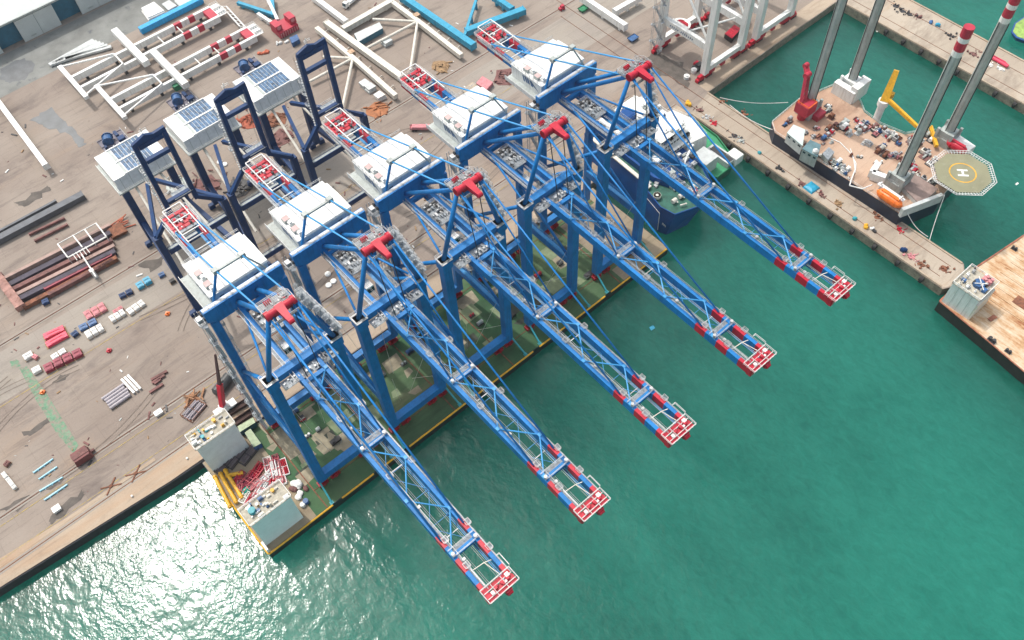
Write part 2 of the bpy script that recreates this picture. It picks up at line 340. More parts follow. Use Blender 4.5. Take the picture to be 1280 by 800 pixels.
    for x in (-1.5,-1.1,1.1,1.5): m.tube((x,-78.6,ZT-.7),(x,14,ZT-.7),.05,4)
    for y in (-15,-40,-62): m.beam((-1.7,y,ZT-.75),(1.7,y,ZT-.75),.2,.12)
    m.build('trolley_rope', GALV, T)
    # floodlights on the boom
    for y in (-24,-52,-69):
        m = MB().box(-2.5,-1.7,y-.35,y+.35,ZT-.2,ZT+.5); m.beam((-2.7,y,ZT-.1),(-2.1,y,ZT+.2),.12,.12); m.build('floodlight', GALV, T)
    # stays
    for sx in (-1, 1):
        MB().tube((sx*3.8,-.9,92),(sx*GX,-62.2,ZT+.4),.27,8).build('forestay', BLUE, T, smooth=True)
        MB().tube((sx*2.9,-1.2,91.6),(sx*GX,-30.6,ZT+.6),.24,8).build('forestay', BLUE, T, smooth=True)
        m = MB().tube((sx*3.8,.2,92),(sx*4.0,31.5,78.7),.26,8).tube((sx*4.0,31.5,78.7),(sx*3.6,63.5,ZT+.3),.26,8); m.build('backstay', LBLUE, T, smooth=True)
        MB().tube((sx*2.4,-1,91.3),(sx*2.0,-4.4,ZT+1),.14,6).build('hoist_rope', DARK, T)
    m = MB()
    m.tube((-8.3,30.4,70.3),(-4.1,31.5,78.6),.4,10); m.tube((8.3,30.4,70.3),(4.1,31.5,78.6),.28,10,m=1)
    m.beam((-4.1,31.5,78.6),(4.1,31.5,78.6),.7,.6,1)
    for sx in (-1,1): m.box(sx*4.1-.8,sx*4.1+.8,30.8,32.2,78.2,79.5,1); m.rail([(sx*4.1-.9,30.6,78.2),(sx*4.1-.9,32.4,78.2),(sx*4.1+.9,32.4,78.2)], m=1)
    m.build('backstay_frame', [BLUE, GREYP], T)
    # machinery house
    hz0, hz1 = 66.0, 70.6
    m = MB().box(-8.7,9.6,32.0,46.6,hz0,hz1-.2); m.box(-8.69,10.1,31.5,47.1,hz0-.5,hz0-.02,1)
    H = m.build('machinery_house', [WHITE, WHITE], T)
    m = MB(); xl, xr = -5.9, 9.9
    m.add([(xl,31.6,hz1-.1),(xr,31.6,hz1-.1),(xr,44.6,hz1-.1),(xl,44.6,hz1-.1),(xl,31.9,hz1+.45),(xr,31.9,hz1+.45),(xr,38.4,hz1+.95),(xl,38.4,hz1+.95),(xr,44.3,hz1+.45),(xl,44.3,hz1+.45)],
          [(3,2,1,0),(0,1,5,4),(4,5,6,7),(7,6,8,9),(9,8,2,3),(0,4,7,9,3),(1,2,8,6,5)])
    for x in (-1.8, 2.6, 6.9): m.beam((x,31.9,hz1+.47),(x,38.4,hz1+.97),.1,.08); m.beam((x,44.3,hz1+.47),(x,38.4,hz1+.97),.1,.08)
    m.build('roof', WHITE, H)
    m = MB().box(-8.9,-5.9,31.8,47.0,hz1-.2,hz1-.1); m.rail([(-8.8,32,hz1-.1),(-8.8,46.9,hz1-.1),(9.5,46.9,hz1-.1)], m=1); m.build('roof_walkway', [WHITE, GALV], H)
    for y in (34.6, 39.6):
        m = MB().box(-7.9,-5.9,y,y+2.1,hz1-.1,hz1+1.0); m.box(-7.8,-6.0,y+.1,y+2.0,hz1+1,hz1+1.06,1); m.build('air_conditioner', [GREYP, mat('dusty_rose_cover', (.52,.38,.37), .8, var=.15)], H)
        m = MB().box(-7.3,-5.7,y-1.9,y-.3,hz1-.1,hz1+.9); m.box(-7.1,-6.3,y-1.7,y-.6,hz1+.9,hz1+1.5); m.build('air_duct', WHITE, H)
    for x in (-5.5, 5.6):
        MB().box(x-.7,x+.7,31.88,32.0,67.8,68.6).build('window', GLASS, H)
    # dark wedge mark on the left wall
    m = MB(); X = -8.74
    def pl(pts): m.add([(X,y,z) for y,z in pts]+[(X+.03,y,z) for y,z in pts], [tuple(range(len(pts)-1,-1,-1)), tuple(range(len(pts),2*len(pts)))])
    pl([(40.6,69.6),(41.2,69.6),(40.6,67.4),(39.8,67.4)]); pl([(39.4,69.7),(40.3,69.7),(39.9,68.6),(39.2,67.5),(38.6,67.5)])
    pl([(38.2,69.6),(39.1,69.6),(38.4,67.6),(37.5,67.6)]); pl([(36.6,69.5),(37.8,69.5),(36.9,67.5),(35.9,67.5)]); pl([(36.4,69.3),(36.2,68.2),(33.2,67.0)])
    m.build('emblem', STEELB, H)
    # handrail around house base, white stair skirts
    m = MB().box(-11.2,-8.72,31.2,47.2,hz0-.4,hz0-.2,1).box(-11.3,-11.2,31.2,47.2,hz0-.6,hz0+.75).rail([(-11.25,47.2,hz0+.5),(-11.25,31.2,hz0+.5)], h=.6, m=0); m.build('side_gallery', [WHITE, GREYP], T)
    # trolley and cab
    m = MB().box(-2.6,2.6,14.6,23.8,ZT-.9,ZT-.6); m.rail([(-2.6,14.6,ZT-.6),(2.6,14.6,ZT-.6),(2.6,23.8,ZT-.6),(-2.6,23.8,ZT-.6)], closed=True, m=1)
    for k in range(34):
        x = RC.uniform(-2.3,1.8); y = RC.uniform(14.9,22.8); s_ = RC.uniform(.2,.8); m.box(x,x+s_,y,y+RC.uniform(.3,1.4),ZT-.6,ZT-.3+RC.uniform(0,.9),RC.choice((0,0,1,1,2)))
    for k in range(5): m.rail([(-2.5,15.5+k*1.9,ZT-.6),(2.5,15.5+k*1.9,ZT-.6)], h=.9, m=1)
    m.box(-2.6,2.6,21.5,23.7,ZT-.55,ZT-.45,2)
    tr = m.build('trolley', [GRATE, GALV, DARK], T)
    m = MB().box(-1.2,1.2,10.6,13.8,58.2,60.9); m.box(-1.25,1.25,10.5,12.4,58.6,60.2,1); m.build('operator_cab', [WHITE, GLASS], tr)
    # hinge machinery
    m = MB()
    for k in range(34): x = RC.uniform(-8,7.5); y = RC.uniform(-3,-.8); s_ = RC.uniform(.15,.6); m.box(x,x+s_,y,y+RC.uniform(.2,.9),ZT-.4,ZT-.1+RC.uniform(0,.9),RC.choice((0,0,1,1)))
    m.box(-8.4,8.4,-3.2,-.2,ZT-.5,ZT-.4); m.rail([(-8.4,-3.2,ZT-.4),(-3.9,-3.2,ZT-.4)], m=1); m.rail([(3.9,-3.2,ZT-.4),(8.4,-3.2,ZT-.4)], m=1)
    m.build('hinge_platform', [GRATE, GALV], T)
    # lower service platforms on the portal
    m = MB().box(-8.6,8.6,3.0,4.6,60.4,60.5).rail([(-8.6,4.6,60.5),(8.6,4.6,60.5)], m=1)
    for k in range(18): x = RC.uniform(-8,7.6); s_ = RC.uniform(.2,.8); m.box(x,x+s_,3.2,3.2+RC.uniform(.3,1.2),60.5,60.7+RC.uniform(0,1),RC.choice((0,1)))
    m.build('cable_platform', [GRATE, GALV], T)
    # back end platform
    m = MB().box(-2.65,2.65,64.6,70.6,ZT-1.2,ZT-.4); m.box(-4.4,4.4,62.4,71.4,ZT-.1,ZT,1); m.box(-4.0,4.0,63.6,66.6,ZT,ZT+.06,0); m.box(-4.0,-2.0,66.6,71.2,ZT,ZT+.06,0); m.box(2.2,4.0,66.6,71.2,ZT,ZT+.06,0)
    for k in range(3): m.tube((-1.9+k*1.3,67.4,ZT+.5),(-1.1+k*1.3,67.4,ZT+.5),.9,14,m=0 if k != 1 else 3)
    m.box(-4.1,4.1,65.0,66.0,ZT-1.0,ZT+.25,0); m.box(-4.1,4.1,69.6,70.8,ZT-1.0,ZT+.25,0)
    for k in range(26): x = RC.uniform(-4,3.6); y = RC.uniform(62.6,70.6); s_ = RC.uniform(.2,.8); m.box(x,x+s_,y,y+RC.uniform(.2,.9),ZT,ZT+RC.uniform(.2,1.2),RC.choice((0,0,1,2,3)))
    m.rail([(-4.4,62.4,ZT),(-4.4,71.4,ZT),(4.4,71.4,ZT),(4.4,62.4,ZT)], m=2, step=1.1)
    for x in (-2.9, 2.9):
        for y in (59, 65, 71): m.tube((x,y,ZT-.2),(x,y,ZT+2.6),.13,6,m=2)
        m.beam((x,55.4,ZT+2.6),(x,71,ZT+2.6),.28,.28,2)
    for y in (59, 65, 71): m.beam((-2.9,y,ZT+2.6),(2.9,y,ZT+2.6),.28,.28,2)
    m.build('maintenance_gantry', [RED, GRATE, WHITE, DARK], T)
    for y in (49.6, 54.2, 58.8): MB().tube((-GX+.6,y,ZT-.6),(GX-.6,y,ZT-.6),.2,8).build('girder_strut', WHITE, T)
    return T
CR = make_crane()
TX = [0.0, 28.694, 58.214, 88.703, 121.482]
LAB = ['blue crane at the left end of the row, nearest the sun glitter',
       'blue crane second from the left in the row of five',
       'blue crane in the middle of the row of five',
       'blue crane second from the right, its boom right of the middle one',
       'blue crane at the right end, its boom reaching over the navy ship']
for i, x in enumerate(TX):
    c = CR if i == 0 else copy_tree(CR)
    c.location = (x, 0, 0); c['label'] = LAB[i]
    for ch in c.children:
        if ch.name.startswith('trolley'): ch.location.y = (0,1.2,-1.6,.5,-.8)[i]
# ================================================================= ground, quays, water
def nodes(m): m.use_nodes = True; return m.node_tree.nodes, m.node_tree.links, m.node_tree.nodes['Principled BSDF']
def ground_mat(name, c1, c2, dark, warm, seed=0., joints=True):
    m = bpy.data.materials.new(name); n, L, b = nodes(m); b.inputs['Roughness'].default_value = .88; b.inputs['Specular IOR Level'].default_value = .25
    geo = n.new('ShaderNodeNewGeometry')
    def noise(sc, det, rough, stretch=(1,1,1), dist=0.):
        mp = n.new('ShaderNodeMapping'); mp.inputs['Scale'].default_value = stretch; mp.inputs['Location'].default_value = (seed*13.7, seed*7.1, seed)
        L.new(geo.outputs['Position'], mp.inputs['Vector']); t = n.new('ShaderNodeTexNoise'); t.inputs['Scale'].default_value = sc; t.inputs['Detail'].default_value = det
        t.inputs['Roughness'].default_value = rough; t.inputs['Distortion'].default_value = dist; L.new(mp.outputs[0], t.inputs['Vector']); return t.outputs['Fac']
    def ramp(f, a, bb):
        r = n.new('ShaderNodeValToRGB'); r.color_ramp.elements[0].position = a; r.color_ramp.elements[1].position = bb; L.new(f, r.inputs['Fac']); return r.outputs['Color']
    def mix(fac, A, B, typ='MIX'):
        x = n.new('ShaderNodeMixRGB'); x.blend_type = typ
        for s_, v in (('Fac', fac), ('Color1', A), ('Color2', B)):
            if isinstance(v, (tuple, list)): x.inputs[s_].default_value = (*v, 1)
            elif isinstance(v, float): x.inputs[s_].default_value = v
            else: L.new(v, x.inputs[s_])
        return x.outputs['Color']
    def scale_(f, k):
        x = n.new('ShaderNodeMath'); x.operation = 'MULTIPLY'; x.inputs[1].default_value = k; L.new(f, x.inputs[0]); return x.outputs[0]
    col = mix(ramp(noise(.022, 5, .6), .38, .62), c1, c2)
    col = mix(scale_(ramp(noise(.03, 7, .7, (.35, 1.6, 1), .8), .55, .7), .55), col, warm)
    col = mix(scale_(ramp(noise(.05, 8, .72, (.5, 1.3, 1), .6), .53, .70), .75), col, dark)
    col = mix(scale_(ramp(noise(.11, 9, .78, (.3, 1.5, 1), 1.2), .55, .66), .5), col, tuple(c*.75 for c in c1))
    col = mix(scale_(ramp(noise(.018, 9, .8, (1, 1, 1), 1.8), .50, .515), .0), col, dark)
    col = mix(scale_(ramp(noise(.25, 8, .75, (.12, 1.2, 1)), .54, .68), .5), col, dark)
    col = mix(scale_(ramp(noise(.6, 6, .8), .6, .75), .4), col, dark)
    col = mix(.5, col, mix(1.0, col, mix(noise(1.6, 6, .8), (.45,.45,.45), (1.35,1.35,1.35)), 'MULTIPLY'))
    if joints:
        br = n.new('ShaderNodeTexBrick'); br.inputs['Scale'].default_value = 1; br.inputs['Brick Width'].default_value = 14; br.inputs['Row Height'].default_value = 9; br.inputs['Mortar Size'].default_value = .09
        br.inputs['Color1'].default_value = (1,1,1,1); br.inputs['Color2'].default_value = (.93,.93,.93,1); br.inputs['Mortar'].default_value = (.72,.70,.68,1); L.new(geo.outputs['Position'], br.inputs['Vector'])
        col = mix(.55, col, br.outputs['Color'], 'MULTIPLY')
    L.new(col, b.inputs['Base Color'])
    return m
YARD = ground_mat('yard_concrete', (.255,.208,.178), (.315,.268,.23), (.11,.088,.084), (.33,.245,.18))
LANE = ground_mat('lane_concrete', (.30,.265,.235), (.34,.305,.265), (.21,.185,.165), (.34,.29,.23), 3.)
EDGE = ground_mat('quay_edge_concrete', (.36,.285,.215), (.44,.36,.28), (.17,.11,.075), (.40,.24,.14), 5., False)
JET = ground_mat('jetty_concrete', (.37,.31,.25), (.45,.39,.32), (.17,.13,.105), (.40,.25,.15), 8., False)
DECKG = ground_mat('barge_deck_paint', (.05,.125,.06), (.10,.15,.075), (.035,.06,.035), (.28,.24,.15), 11., False)
DECKT = ground_mat('barge_deck_tan', (.30,.24,.16), (.33,.27,.20), (.15,.10,.07), (.27,.26,.17), 12.)
DECKP = ground_mat('rig_deck_paint', (.40,.25,.175), (.50,.36,.27), (.20,.115,.08), (.40,.16,.08), 14., False)

def rust_deck(name):
    m = bpy.data.materials.new(name); n, L, b = nodes(m); b.inputs['Roughness'].default_value = .85; b.inputs['Specular IOR Level'].default_value = .2
    geo = n.new('ShaderNodeNewGeometry')
    def nz(st, sc, det=8, r=.72):
        mp = n.new('ShaderNodeMapping'); mp.inputs['Scale'].default_value = st; L.new(geo.outputs['Position'], mp.inputs['Vector']); t = n.new('ShaderNodeTexNoise'); t.inputs['Scale'].default_value = sc; t.inputs['Detail'].default_value = det; t.inputs['Roughness'].default_value = r; L.new(mp.outputs[0], t.inputs['Vector']); return t.outputs['Fac']
    r = n.new('ShaderNodeValToRGB'); e = r.color_ramp.elements; e[0].position = .38; e[0].color = (.27,.10,.045,1); e[1].position = .61; e[1].color = (.64,.54,.42,1)
    k = e.new(.455); k.color = (.46,.28,.15,1); k = e.new(.51); k.color = (.54,.40,.27,1)
    a = nz((.85,.20,1), .5); c = nz((1,1,1), .09, 7)
    x = n.new('ShaderNodeMath'); x.operation = 'MULTIPLY_ADD'; x.inputs[1].default_value = .55; L.new(a, x.inputs[0]); y = n.new('ShaderNodeMath'); y.operation = 'MULTIPLY'; y.inputs[1].default_value = .45; L.new(c, y.inputs[0]); L.new(y.outputs[0], x.inputs[2])
    L.new(x.outputs[0], r.inputs['Fac']); col = r.outputs['Color']
    w = n.new('ShaderNodeTexWave'); w.bands_direction = 'X'; w.inputs['Scale'].default_value = .19; w.inputs['Distortion'].default_value = 1.2; w.inputs['Detail'].default_value = 3; L.new(geo.outputs['Position'], w.inputs['Vector'])
    r2 = n.new('ShaderNodeValToRGB'); r2.color_ramp.elements[0].position = .0; r2.color_ramp.elements[0].color = (.78,.72,.68,1); r2.color_ramp.elements[1].position = .25; r2.color_ramp.elements[1].color = (1,1,1,1); L.new(w.outputs['Fac'], r2.inputs['Fac'])
    mx = n.new('ShaderNodeMixRGB'); mx.blend_type = 'MULTIPLY'; mx.inputs['Fac'].default_value = .45; L.new(col, mx.inputs['Color1']); L.new(r2.outputs['Color'], mx.inputs['Color2'])
    L.new(mx.outputs['Color'], b.inputs['Base Color']); return m
RUSTDECK = rust_deck('rusty_barge_deck')
def sheet(name, poly, z, m):
    return MB().quad([(x,y,z) for x,y in poly]).build(name, m, kind='structure')
# land with both basins and two piers
land = [(-900,900),(-900,60),(-250,49.5),(-103,39.8),(-47,35.8),(-20,35.2),(199,36.2),(199,-86),(207,-90),(214.2,-84.5),(214.2,39.8),(302.5,40.2),(302.5,-120),(326.5,-120),(326.5,40),(900,40),(900,900)]
g = MB().prism(land, -12, 0.0, m=1, mtop=0); g.build('ground', [YARD, mat('quay_wall', (.25,.21,.165), .9, var=.3, scale=.5, col2=(.07,.06,.05), thr=.56)], kind='structure')
sheet('quay_edge', [(-250,49.2),(-103,39.5),(-47,35.5),(-20,35.3),(-20,43.5),(-47,44.3),(-103,48.5),(-250,58)], .05, EDGE)
sheet('quay_edge', [(-20,35.5),(199,36.5),(199,44),(-20,43.5)], .05, EDGE)
sheet('quay_edge', [(214.4,40.2),(302,40.6),(302,48),(214.4,47.5)], .05, EDGE)
sheet('concrete_lane', [(-260,101),(95,101),(95,121.5),(-260,121.5)], .03, LANE)
sheet('concrete_lane', [(120,96),(260,96),(260,119),(120,119)], .03, LANE)
sheet('concrete_lane', [(-400,250),(200,250),(200,277),(-400,277)], .03, mat('grey_apron', (.20,.205,.195), .85, var=.2, scale=.08, col2=(.09,.10,.11), thr=.57))
sheet('jetty_deck', [(199.3,36),(199.3,-85.6),(207,-89.6),(213.9,-84.3),(213.9,39.5)], .06, JET)
sheet('pier_deck', [(302.8,40),(302.8,-119),(326.2,-119),(326.2,40)], .06, JET)
PUD = mat('damp_concrete', (.115,.125,.135), .35, var=.2, scale=.2)
def blob(name, pts, z, m, seed=1, jag=.25):
    rr = random.Random(seed); P = [G(u,v) for u,v in pts]; out = []
    for a, b in zip(P, P[1:]+P[:1]):
        for k in range(5):
            q = a.lerp(b, k/5); d = (b-a).length*jag*.35; out.append((q.x+rr.uniform(-d,d), q.y+rr.uniform(-d,d)))
    return sheet(name, out, z, m)
blob('puddle', [(38,150),(62,135),(78,150),(95,165),(108,180),(98,186),(85,168),(60,160)], .06, PUD, 3)
blob('puddle', [(0,85),(30,72),(45,82),(30,100),(12,104),(0,98)], .065, PUD, 4)
STAIN_SHADE = mat('stain_and_shade', (.10,.085,.075), .8, var=.25, scale=.3)
for i, pts in enumerate([[(60,650),(103,612),(106,620),(66,656)],[(0,638),(55,610),(85,590),(100,583),(60,612),(20,640)],[(25,545),(60,520),(64,526),(40,545)],[(75,470),(88,466),(80,476),(64,480)],
                         [(820,62),(855,80),(862,112),(840,100),(800,78)],[(20,255),(60,232),(64,238),(30,258)],[(170,330),(210,318),(190,340)]]): blob('stain_and_shade', pts, .062, STAIN_SHADE, 20+i, .3)  # patch by the dock crane is its cast shadow painted dark; the rest are stains
sheet('green_walkway', [tuple(G(u,v)[:2]) for u,v in ((24,460),(34,458),(60,495),(98,556),(92,567),(70,540),(45,500))], .064, mat('worn_green_paint', (.13,.27,.17), .85, var=.2, scale=.3, col2=(.25,.215,.18), thr=.45))
blob('green_walkway', [(12,452),(22,449),(26,458),(16,460)], .066, MC['worn_green_paint'], 9)
# tyre marks: soft dark curved pairs on the open yard
TY = mat('tyre_mark', (.175,.14,.115), .85, var=.25, scale=.4)
rt = random.Random(41)
for k in range(16):
    x, y, a = rt.uniform(-80,160), rt.uniform(52,118), rt.uniform(-.25,.25)+(math.pi if k % 2 else 0); cv = rt.uniform(-.05,.05); m = MB(); P_ = []
    for i in range(22): P_.append((x,y,a)); x += 2.0*math.cos(a); y += 2.0*math.sin(a); a += cv
    for i in range(21):
        for o_s in (-1.0,1.0):
            (xa,ya,aa),(xb,yb,ab) = P_[i],P_[i+1]; q = lambda X,Y,A,o: (X-math.sin(A)*o, Y+math.cos(A)*o, .068+k*.0015)
            if min(ya,yb) > 50: m.quad([q(xa,ya,aa,o_s-.16),q(xb,yb,ab,o_s-.16),q(xb,yb,ab,o_s+.16),q(xa,ya,aa,o_s+.16)])
    if m.v: m.build('tyre_mark', TY, kind='structure')
YL_ = mat('worn_yellow_line', (.45,.33,.08), .85, var=.3, scale=.5, col2=(.28,.23,.18), thr=.47)
for y in (47.5, 58.2, 99.8): MB().box(-120,190,y-.1,y+.1,.0,.075).build('painted_line', YL_, kind='structure')
# rails and kerbs of the crane tracks
def track(y0, x0, x1, w=.35, m=None):
    b = MB(); b.box(x0,x1,y0-.9,y0-.25,.0,.07,1); b.box(x0,x1,y0+.25,y0+.9,.0,.07,1); b.box(x0,x1,y0-.09,y0+.09,.0,.16,0)
    b.build('crane_track', [m or RUST, LANE], kind='structure')
track(44.0, -260, 199); track(61.0, -260, 188); track(124.2, -260, 250); pass
MB().box(-260,-47,45.4,46.6,0,.10).build('kerb', EDGE, kind='structure')
MB().box(199.2,199.9,-85,36,.06,.42).box(213.4,214.1,-84,39.5,.06,.42).build('kerb', EDGE, kind='structure')
MB().box(302.7,303.4,-119,40,.06,.42).box(325.6,326.4,-119,40,.06,.42).build('kerb', EDGE, kind='structure')
jt = MB()
for x in (203.0,): jt.box(x-.09,x+.09,-82,120,.07,.17)
for x in (209.6,): jt.box(x-.09,x+.09,-82,150,.07,.17)
jt.build('jetty_track', RUST, kind='structure')
jt = MB()
for x in (307.5, 318.5): jt.box(x-.09,x+.09,-118,60,.07,.17)
jt.build('pier_track', RUST, kind='structure')
m = MB(); QD = mat('shaded_timber_facing', (.022,.024,.03), .85, var=.3, scale=.5)  # timber facing; shade below the quay edge is put into its dark colour
for (xa,ya),(xb,yb) in zip([(-250,49.3),(-103,39.6),(-47,35.6)], [(-103,39.6),(-47,35.6),(-22,35.0)]): m.beam((xa,ya-.35,-2.4),(xb,yb-.35,-2.4),.5,4.4)
m.build('quay_wall', QD, kind='structure')
# ---- water
wm = bpy.data.materials.new('sea_water'); n, L, b = nodes(wm)
geo = n.new('ShaderNodeNewGeometry')
def wn(scale, det, rough, st=(1,1,1), rot=0., dist=0.):
    mp = n.new('ShaderNodeMapping'); mp.inputs['Scale'].default_value = st; mp.inputs['Rotation'].default_value = (0,0,rot)
    L.new(geo.outputs['Position'], mp.inputs['Vector']); t = n.new('ShaderNodeTexNoise'); t.inputs['Scale'].default_value = scale; t.inputs['Detail'].default_value = det
    t.inputs['Roughness'].default_value = rough; t.inputs['Distortion'].default_value = dist; L.new(mp.outputs[0], t.inputs['Vector']); return t.outputs['Fac']
r = n.new('ShaderNodeValToRGB'); r.color_ramp.elements[0].position = .36; r.color_ramp.elements[1].position = .66
r.color_ramp.elements[0].color = (.004,.120,.090,1); r.color_ramp.elements[1].color = (.016,.200,.150,1)
a1 = wn(.02, 6, .62, (1,.6,1), .5, .6); a2 = wn(.42, 6, .72, (1,.55,1), .7, .6)
mxx = n.new('ShaderNodeMath'); mxx.operation = 'MULTIPLY_ADD'; mxx.inputs[1].default_value = .5; L.new(a2, mxx.inputs[0])
m3 = n.new('ShaderNodeMath'); m3.operation = 'MULTIPLY'; m3.inputs[1].default_value = .5; L.new(a1, m3.inputs[0]); L.new(m3.outputs[0], mxx.inputs[2])
L.new(mxx.outputs[0], r.inputs['Fac']); L.new(r.outputs['Color'], b.inputs['Base Color'])
b.inputs['Roughness'].default_value = .165; b.inputs['IOR'].default_value = 1.33
b.inputs['Subsurface Weight'].default_value = 1.0; b.inputs['Subsurface Radius'].default_value = (.5,1,1); b.inputs['Subsurface Scale'].default_value = 420.0
b1 = n.new('ShaderNodeBump'); b1.inputs['Strength'].default_value = 1; b1.inputs['Distance'].default_value = .215; L.new(wn(.30, 2.5, .5, (1,.75,1), .6, .3), b1.inputs['Height'])
b2 = n.new('ShaderNodeBump'); b2.inputs['Strength'].default_value = 1; b2.inputs['Distance'].default_value = .05; pm = n.new('ShaderNodeMapRange'); pm.inputs['From Min'].default_value = .42; pm.inputs['From Max'].default_value = .62; pm.inputs['To Min'].default_value = .6; pm.inputs['To Max'].default_value = 3.0; L.new(wn(.05, 5, .65, (1,.6,1), .9), pm.inputs['Value'])
px = n.new('ShaderNodeMath'); px.operation = 'MULTIPLY'; L.new(wn(.9, 3, .55, (1,.7,1), .4), px.inputs[0]); L.new(pm.outputs[0], px.inputs[1]); L.new(px.outputs[0], b2.inputs['Height']); L.new(b1.outputs['Normal'], b2.inputs['Normal'])
L.new(b2.outputs['Normal'], b.inputs['Normal'])
sheet('water', [(-1000,-1000),(1000,-1000),(1000,1000),(-1000,1000)], -4.0, wm)
# fenders on the jetty and pier walls
def fender(x, y, sx, k, label):
    m = MB(); m.tube((x,y-.7,-1.3),(x,y+.7,-1.3),.95,12); m.tube((x,y-.5,-2.6),(x,y+.5,-2.6),.7,12)
    o = m.build('fender', RUBBER, None, base_of(m)); return o
ORD = ['first','second','third','fourth','fifth','sixth','seventh','eighth','ninth','tenth','eleventh']
for k in range(11):
    o = fender(198.3, 24-k*10.2, -1, k, ''); tag(o, 'black fender on the bay side of the jetty, %s from the tip' % ORD[10-k], 'fender', 'fenders along the bay side of the jetty')
for k in range(10):
    o = fender(301.7, 22-k*9.1, -1, k, ''); tag(o, 'black fender on the far pier wall facing the rig, %s from the quay' % ORD[k], 'fender', 'fenders along the far pier')
# ================================================================= crane barge
BG = thing('crane_barge', 'long flat barge with worn green deck and yellow edge carrying the five blue cranes', 'barge', (55,14,-4))
o_ = BG.location
NAVYH = mat('black_hull_paint', (.012,.016,.022), .5, var=.3, scale=.4)
m = MB().prism([(-36,-6.6),(141,-6.6),(141,34.2),(-36,34.2)], -6, -.02, m=0, mtop=0); m.build('hull', NAVYH, BG, o_)
MB().quad([(-18,-6.4,0),(118,-6.4,0),(118,34,0),(-18,34,0)]).build('deck', DECKG, BG, o_)
MB().quad([(-35.8,-6.4,0),(-18,-6.4,0),(-18,34,0),(-35.8,34,0)]).build('deck_end', DECKT, BG, o_); MB().quad([(118,-6.4,0),(140.8,-6.4,0),(140.8,34,0),(118,34,0)]).build('deck_end', DECKT, BG, o_)
m = MB()
for a, c in ((-36,-12),(-8.5,4),(6.5,16),(18.5,45),(47,73),(76,108),(111,140.9)): m.tube((a,-6.75,-.2),(c,-6.75,-.2),.33,8)
m.tube((-36.1,-6.6,-.2),(-36.1,22,-.2),.33,8); m.build('rubbing_strake', YELLOW, BG, o_)
rr = random.Random(5); PM = [mat('bare_deck', (.31,.27,.19), .85, var=.2), mat('pale_green_patch', (.20,.25,.14), .8, var=.2), mat('dark_deck', (.05,.06,.045), .85, var=.2)]
for i in range(64):
    x = rr.uniform(-16,116) if i < 46 else rr.uniform(-17,6); y = rr.uniform(3,29); a = rr.uniform(2,8); c = rr.uniform(2,6); MB().quad([(x,y,.02+i*.0006),(x+a,y+rr.uniform(-1,1),.02+i*.0006),(x+a+rr.uniform(-1,1),y+c,.02+i*.0006),(x+rr.uniform(-1.5,1),y+c,.02+i*.0006)]).build('deck_patch', PM[i % 3 if i < 46 else 0], BG, o_)
m = MB()
for k in range(6): m.box(-14+k*26,-13.6+k*26,-6.3,33.9,.0,.12)
for y in (1.3, 29.4): m.box(-14,136,y-.09,y+.09,.0,.2); m.box(-14,136,y-1.3,y+1.3,.0,.06,1)
m.build('skid_rail', [RUST, DECKG], BG, o_)
# two tall stability towers on the barge's left end
def tower(label, x0, x1, y0, y1, h, mwall, seed):
    T = thing('casing_tower', label, 'tower', ((x0+x1)/2,(y0+y1)/2,0)); l = T.location
    m = MB().box(x0,x1,y0,y1,0,h)
    w_ = m.build('wall', mwall, T, l)
    m = MB()
    for k in range(1,5): x = x0+(x1-x0)*k/5; m.box(x-.05,x+.05,y0-.05,y0-.002,.3,h-.3)
    m.build('wall_seam', mwall, w_, l)
    m = MB().box(x0-.4,x1+.4,y0-.3,y1+.9,h,h+.15); m.rail([(x0-.35,y0-.25,h+.1),(x1+.35,y0-.25,h+.1),(x1+.35,y1+.8,h+.1),(x0-.35,y1+.8,h+.1)], closed=True, t=.13, m=1); m.build('top_deck', [mat('cream_deck', (.42,.39,.32), .8, var=.2, scale=.8), WHITE], T, l)
    rr = random.Random(seed)
    for i in range(26):
        px, py, z = rr.uniform(x0+.6,x1-.6), rr.uniform(y0+.6,y1-.2), h+.15; s_ = rr.uniform(.35,.9); hh = rr.uniform(.4,1.6); e = MB()
        if i % 3 == 0: e.tube((px,py,z),(px,py,z+hh),s_*.6,10); e.tube((px,py,z+hh),(px,py,z+hh+.1),s_*.75,10)
        elif i % 3 == 1: e.box(px-s_,px+s_,py-s_*.6,py+s_*.6,z,z+hh); e.box(px-s_*.7,px+s_*.7,py-s_*.4,py+s_*.4,z+hh,z+hh+.15)
        else: e.tube((px-s_,py,z+.4),(px+s_,py,z+.4),.3,8); e.box(px-s_*.6,px+s_*.6,py-.3,py+.3,z,z+.4)
        e.build(['vent_cowl','equipment_box','air_cylinder'][i%3], [WHITE, STEELB, CREAM, GALV, TEAL, YELLOW, WHITE, CREAM][rr.randrange(8)], T, l)
    return T
tower('tall grey walled tower of the barge beside the quay, cluttered top deck', -34.8, -21.2, 28.6, 34.0, 17, mat('grey_ribbed_wall', (.66,.72,.74), .5, var=.08), 4)
tower('tall pale blue walled tower at the outer corner of the barge, cluttered top deck', -35.2, -21.4, -4.0, 1.7, 17, PALEB, 8)
MB().box(-36,-35.3,-6.4,-3,.05,2.2).build('corner_plate', WHITE, BG, o_)
